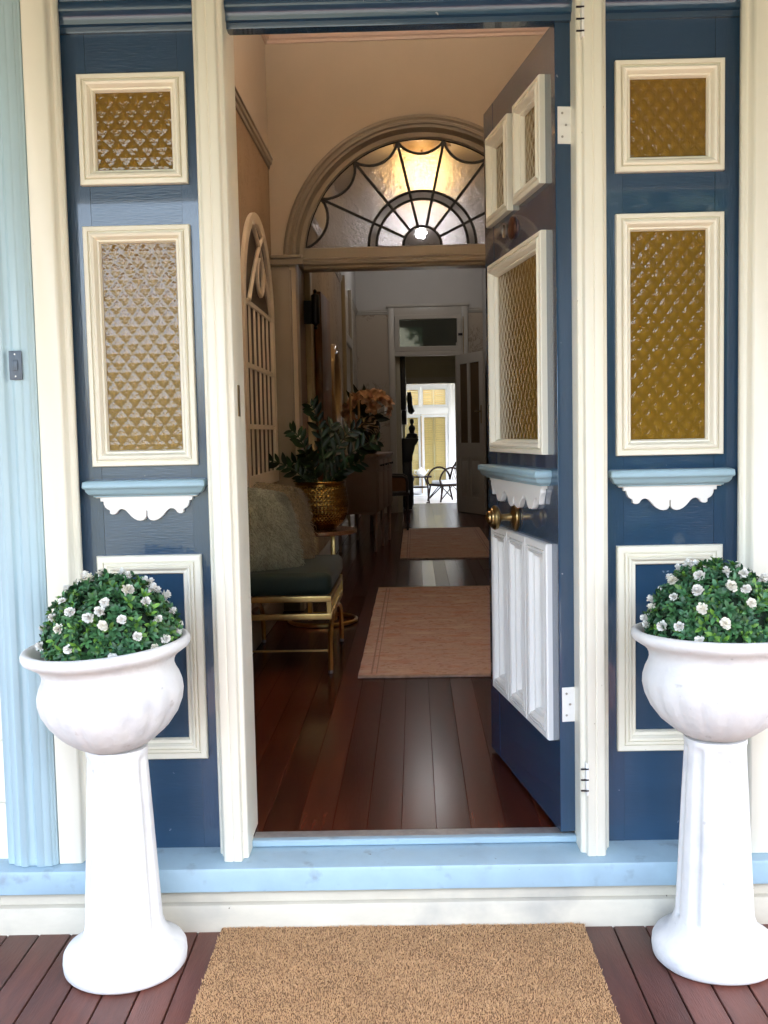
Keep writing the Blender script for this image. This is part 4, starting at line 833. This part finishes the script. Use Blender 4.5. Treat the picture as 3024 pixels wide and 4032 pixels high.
# dresser, statuette, pictures in the lobby
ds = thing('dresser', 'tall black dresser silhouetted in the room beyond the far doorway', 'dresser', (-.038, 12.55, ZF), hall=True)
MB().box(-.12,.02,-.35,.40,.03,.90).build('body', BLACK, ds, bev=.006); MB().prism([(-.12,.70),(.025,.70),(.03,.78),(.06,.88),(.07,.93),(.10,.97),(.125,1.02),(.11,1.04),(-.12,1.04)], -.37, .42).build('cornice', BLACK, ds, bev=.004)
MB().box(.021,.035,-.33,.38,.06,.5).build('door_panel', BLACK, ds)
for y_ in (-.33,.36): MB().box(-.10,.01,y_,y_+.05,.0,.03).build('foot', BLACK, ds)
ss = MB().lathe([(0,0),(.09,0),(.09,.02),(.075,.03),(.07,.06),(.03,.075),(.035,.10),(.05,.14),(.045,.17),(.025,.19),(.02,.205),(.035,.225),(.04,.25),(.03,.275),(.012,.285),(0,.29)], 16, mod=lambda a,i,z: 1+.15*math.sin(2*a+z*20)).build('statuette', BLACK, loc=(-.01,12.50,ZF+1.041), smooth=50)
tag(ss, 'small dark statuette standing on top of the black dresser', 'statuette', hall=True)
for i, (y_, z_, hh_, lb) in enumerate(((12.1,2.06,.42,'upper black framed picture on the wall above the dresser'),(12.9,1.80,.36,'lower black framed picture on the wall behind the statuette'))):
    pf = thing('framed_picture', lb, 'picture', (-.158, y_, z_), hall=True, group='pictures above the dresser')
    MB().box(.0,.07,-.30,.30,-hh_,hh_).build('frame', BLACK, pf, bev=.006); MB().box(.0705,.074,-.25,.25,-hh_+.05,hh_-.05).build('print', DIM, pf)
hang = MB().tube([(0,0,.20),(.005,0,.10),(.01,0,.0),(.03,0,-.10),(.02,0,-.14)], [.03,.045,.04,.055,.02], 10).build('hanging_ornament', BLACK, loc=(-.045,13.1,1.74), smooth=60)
tag(hang, 'small dark ornament hanging in front of the bright french doors', 'ornament', hall=True)
# sunroom table, teapot, wicker chair
RAT = mat('dark_rattan', (.012,.006,.004), .75, spec=.15)
tt = thing('rattan_table', 'small dark rattan table in the sunroom holding a teapot', 'table', (.10, 15.6, .03), hall=True)
MB().box(-.22,.22,-.2,.2,.485,.505).build('top', RAT, tt, bev=.006)
for sx in (-1,1):
    for sy in (-1,1): MB().tube([(sx*.10,sy*.14,.47),(sx*.15,sy*.15,.33),(sx*.155,sy*.16,.15),(sx*.17,sy*.17,.03),(sx*.12,sy*.17,.013)], .013, 8).build('leg', RAT, tt, smooth=50)
MB().lathe([(.15,.30),(.165,.31),(.15,.32)], 20).build('hoop', RAT, tt)
tp_ = thing('teapot', 'white teapot on the rattan table', 'teapot', (.135, 15.56, .5355), hall=True)
MB().lathe([(0,0),(.05,0),(.075,.03),(.085,.065),(.075,.10),(.045,.125),(.045,.13),(.02,.145),(.010,.15),(.014,.162),(0,.17)], 24).build('body', WHITE, tp_, smooth=50)
MB().tube([(.07,0,.05),(.11,0,.08),(.13,0,.12)], [.018,.012,.009], 8).build('spout', WHITE, tp_, smooth=50); MB().tube([(-.07,0,.10),(-.115,0,.10),(-.12,0,.05),(-.075,0,.035)], .008, 8).build('handle', WHITE, tp_, smooth=50)
wc = thing('wicker_chair', 'dark rattan armchair with white cushion in the sunroom', 'chair', (.60, 16.35, .03), R(28), hall=True)
for sy in (-.24,.24):
    MB().tube([(-.24,sy,.32)]+[(-.02-.25*math.cos(R(a)), sy, .36+.27*math.sin(R(a))) for a in range(10,175,11)]+[(.22,sy,.33)], .018, 8).build('arm_hoop', RAT, wc, smooth=50)
    MB().tube([(-.20,sy,.31),(-.26,sy,.0)], .017, 8).build('leg', RAT, wc); MB().tube([(.20,sy,.31),(.27,sy,.0)], .017, 8).build('leg', RAT, wc)
    MB().tube([(-.24,sy,.05),(.0,sy,.30),(.25,sy,.05)], .011, 6).build('brace', RAT, wc)
MB().tube([(-.25,-.24,.03),(-.1,0,.28),(-.25,.24,.03)], .011, 6).build('brace', RAT, wc)
MB().box(-.24,.24,-.25,.25,.285,.325).build('seat', RAT, wc, bev=.012); MB().box(-.20,.20,-.21,.21,.326,.39).build('cushion', SUNW, wc, bev=.025)
MB().tube([(.20,-.24,.33),(.27,-.22,.6),(.33,-.12,.76),(.345,0,.80),(.33,.12,.76),(.27,.22,.6),(.20,.24,.33)], .018, 8).build('back_hoop', RAT, wc, smooth=50)
for k in range(-3,4): MB().tube([(.22,k*.06,.33),(.26+.02,k*.06,.55),(.325,k*.045,.76)], .007, 6).build('back_cane', RAT, wc)
for o in HALL: o.matrix_basis = HROT @ o.matrix_basis
# ------------------------------------------------------------------ garden in front (seen only in reflections)
def garden():
    r = np.random.default_rng(5); V = []; F = []
    for cx, cy, cz, rx, rz, n in ((3.2,-11,2.6,2.2,2.4,2600),(6.6,-12.5,3.2,2.8,3.0,3000),(.9,-14.5,2.0,1.6,1.7,1700),(10.5,-13,3.0,3,3,2400),(2.0,-9.2,.5,1.3,.9,1200),(4.6,-9.6,.6,1.6,1.0,1400)):
        d = r.normal(size=(n,3)); d /= np.linalg.norm(d, axis=1)[:,None]; rad = r.uniform(.55,1.05,n)**.6
        c = np.stack([cx+d[:,0]*rx*rad, cy+d[:,1]*rx*rad, cz+d[:,2]*rz*rad], 1); a = r.normal(size=(n,3)); a /= np.linalg.norm(a,axis=1)[:,None]; b = np.cross(a, r.normal(size=(n,3))); b /= np.linalg.norm(b,axis=1)[:,None]
        s_ = r.uniform(.08,.2,n)[:,None]; k0 = len(V)*4 if False else sum(len(x) for x in V)
        q = np.stack([c-a*s_, c-b*s_*.5, c+a*s_, c+b*s_*.5], 1).reshape(-1,3); V.append(q); F.append(np.arange(len(q)).reshape(-1,4)+k0)
    o = link('garden_trees', npmesh('garden_trees', np.concatenate(V), np.concatenate(F), mat('garden_leaf', (.05,.10,.03), .5, island=.5))); o['kind'] = 'stuff'; o['label'] = 'dense green garden trees facing the porch'
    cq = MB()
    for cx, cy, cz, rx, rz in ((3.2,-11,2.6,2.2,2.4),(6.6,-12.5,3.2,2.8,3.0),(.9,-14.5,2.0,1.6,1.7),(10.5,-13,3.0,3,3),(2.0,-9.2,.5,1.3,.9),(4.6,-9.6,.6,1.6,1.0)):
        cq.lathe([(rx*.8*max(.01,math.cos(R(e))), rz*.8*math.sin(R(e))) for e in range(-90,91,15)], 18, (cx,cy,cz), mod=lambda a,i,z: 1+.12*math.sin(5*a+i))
    cq.build('gap_filler_core', mat('gap_filler_green', (.03,.06,.02), .8), o)  # unseen solid cores added to close sky gaps in the sidelight reflections
    for x_, y_ in ((3.2,-11),(6.6,-12.5),(.9,-14.5),(10.5,-13)): MB().tube([(x_,y_,-.5),(x_+.1,y_,1.2),(x_,y_,2.6)], [.18,.13,.06], 8).build('trunk', mat('bark', (.09,.06,.04), .9), o)
garden()
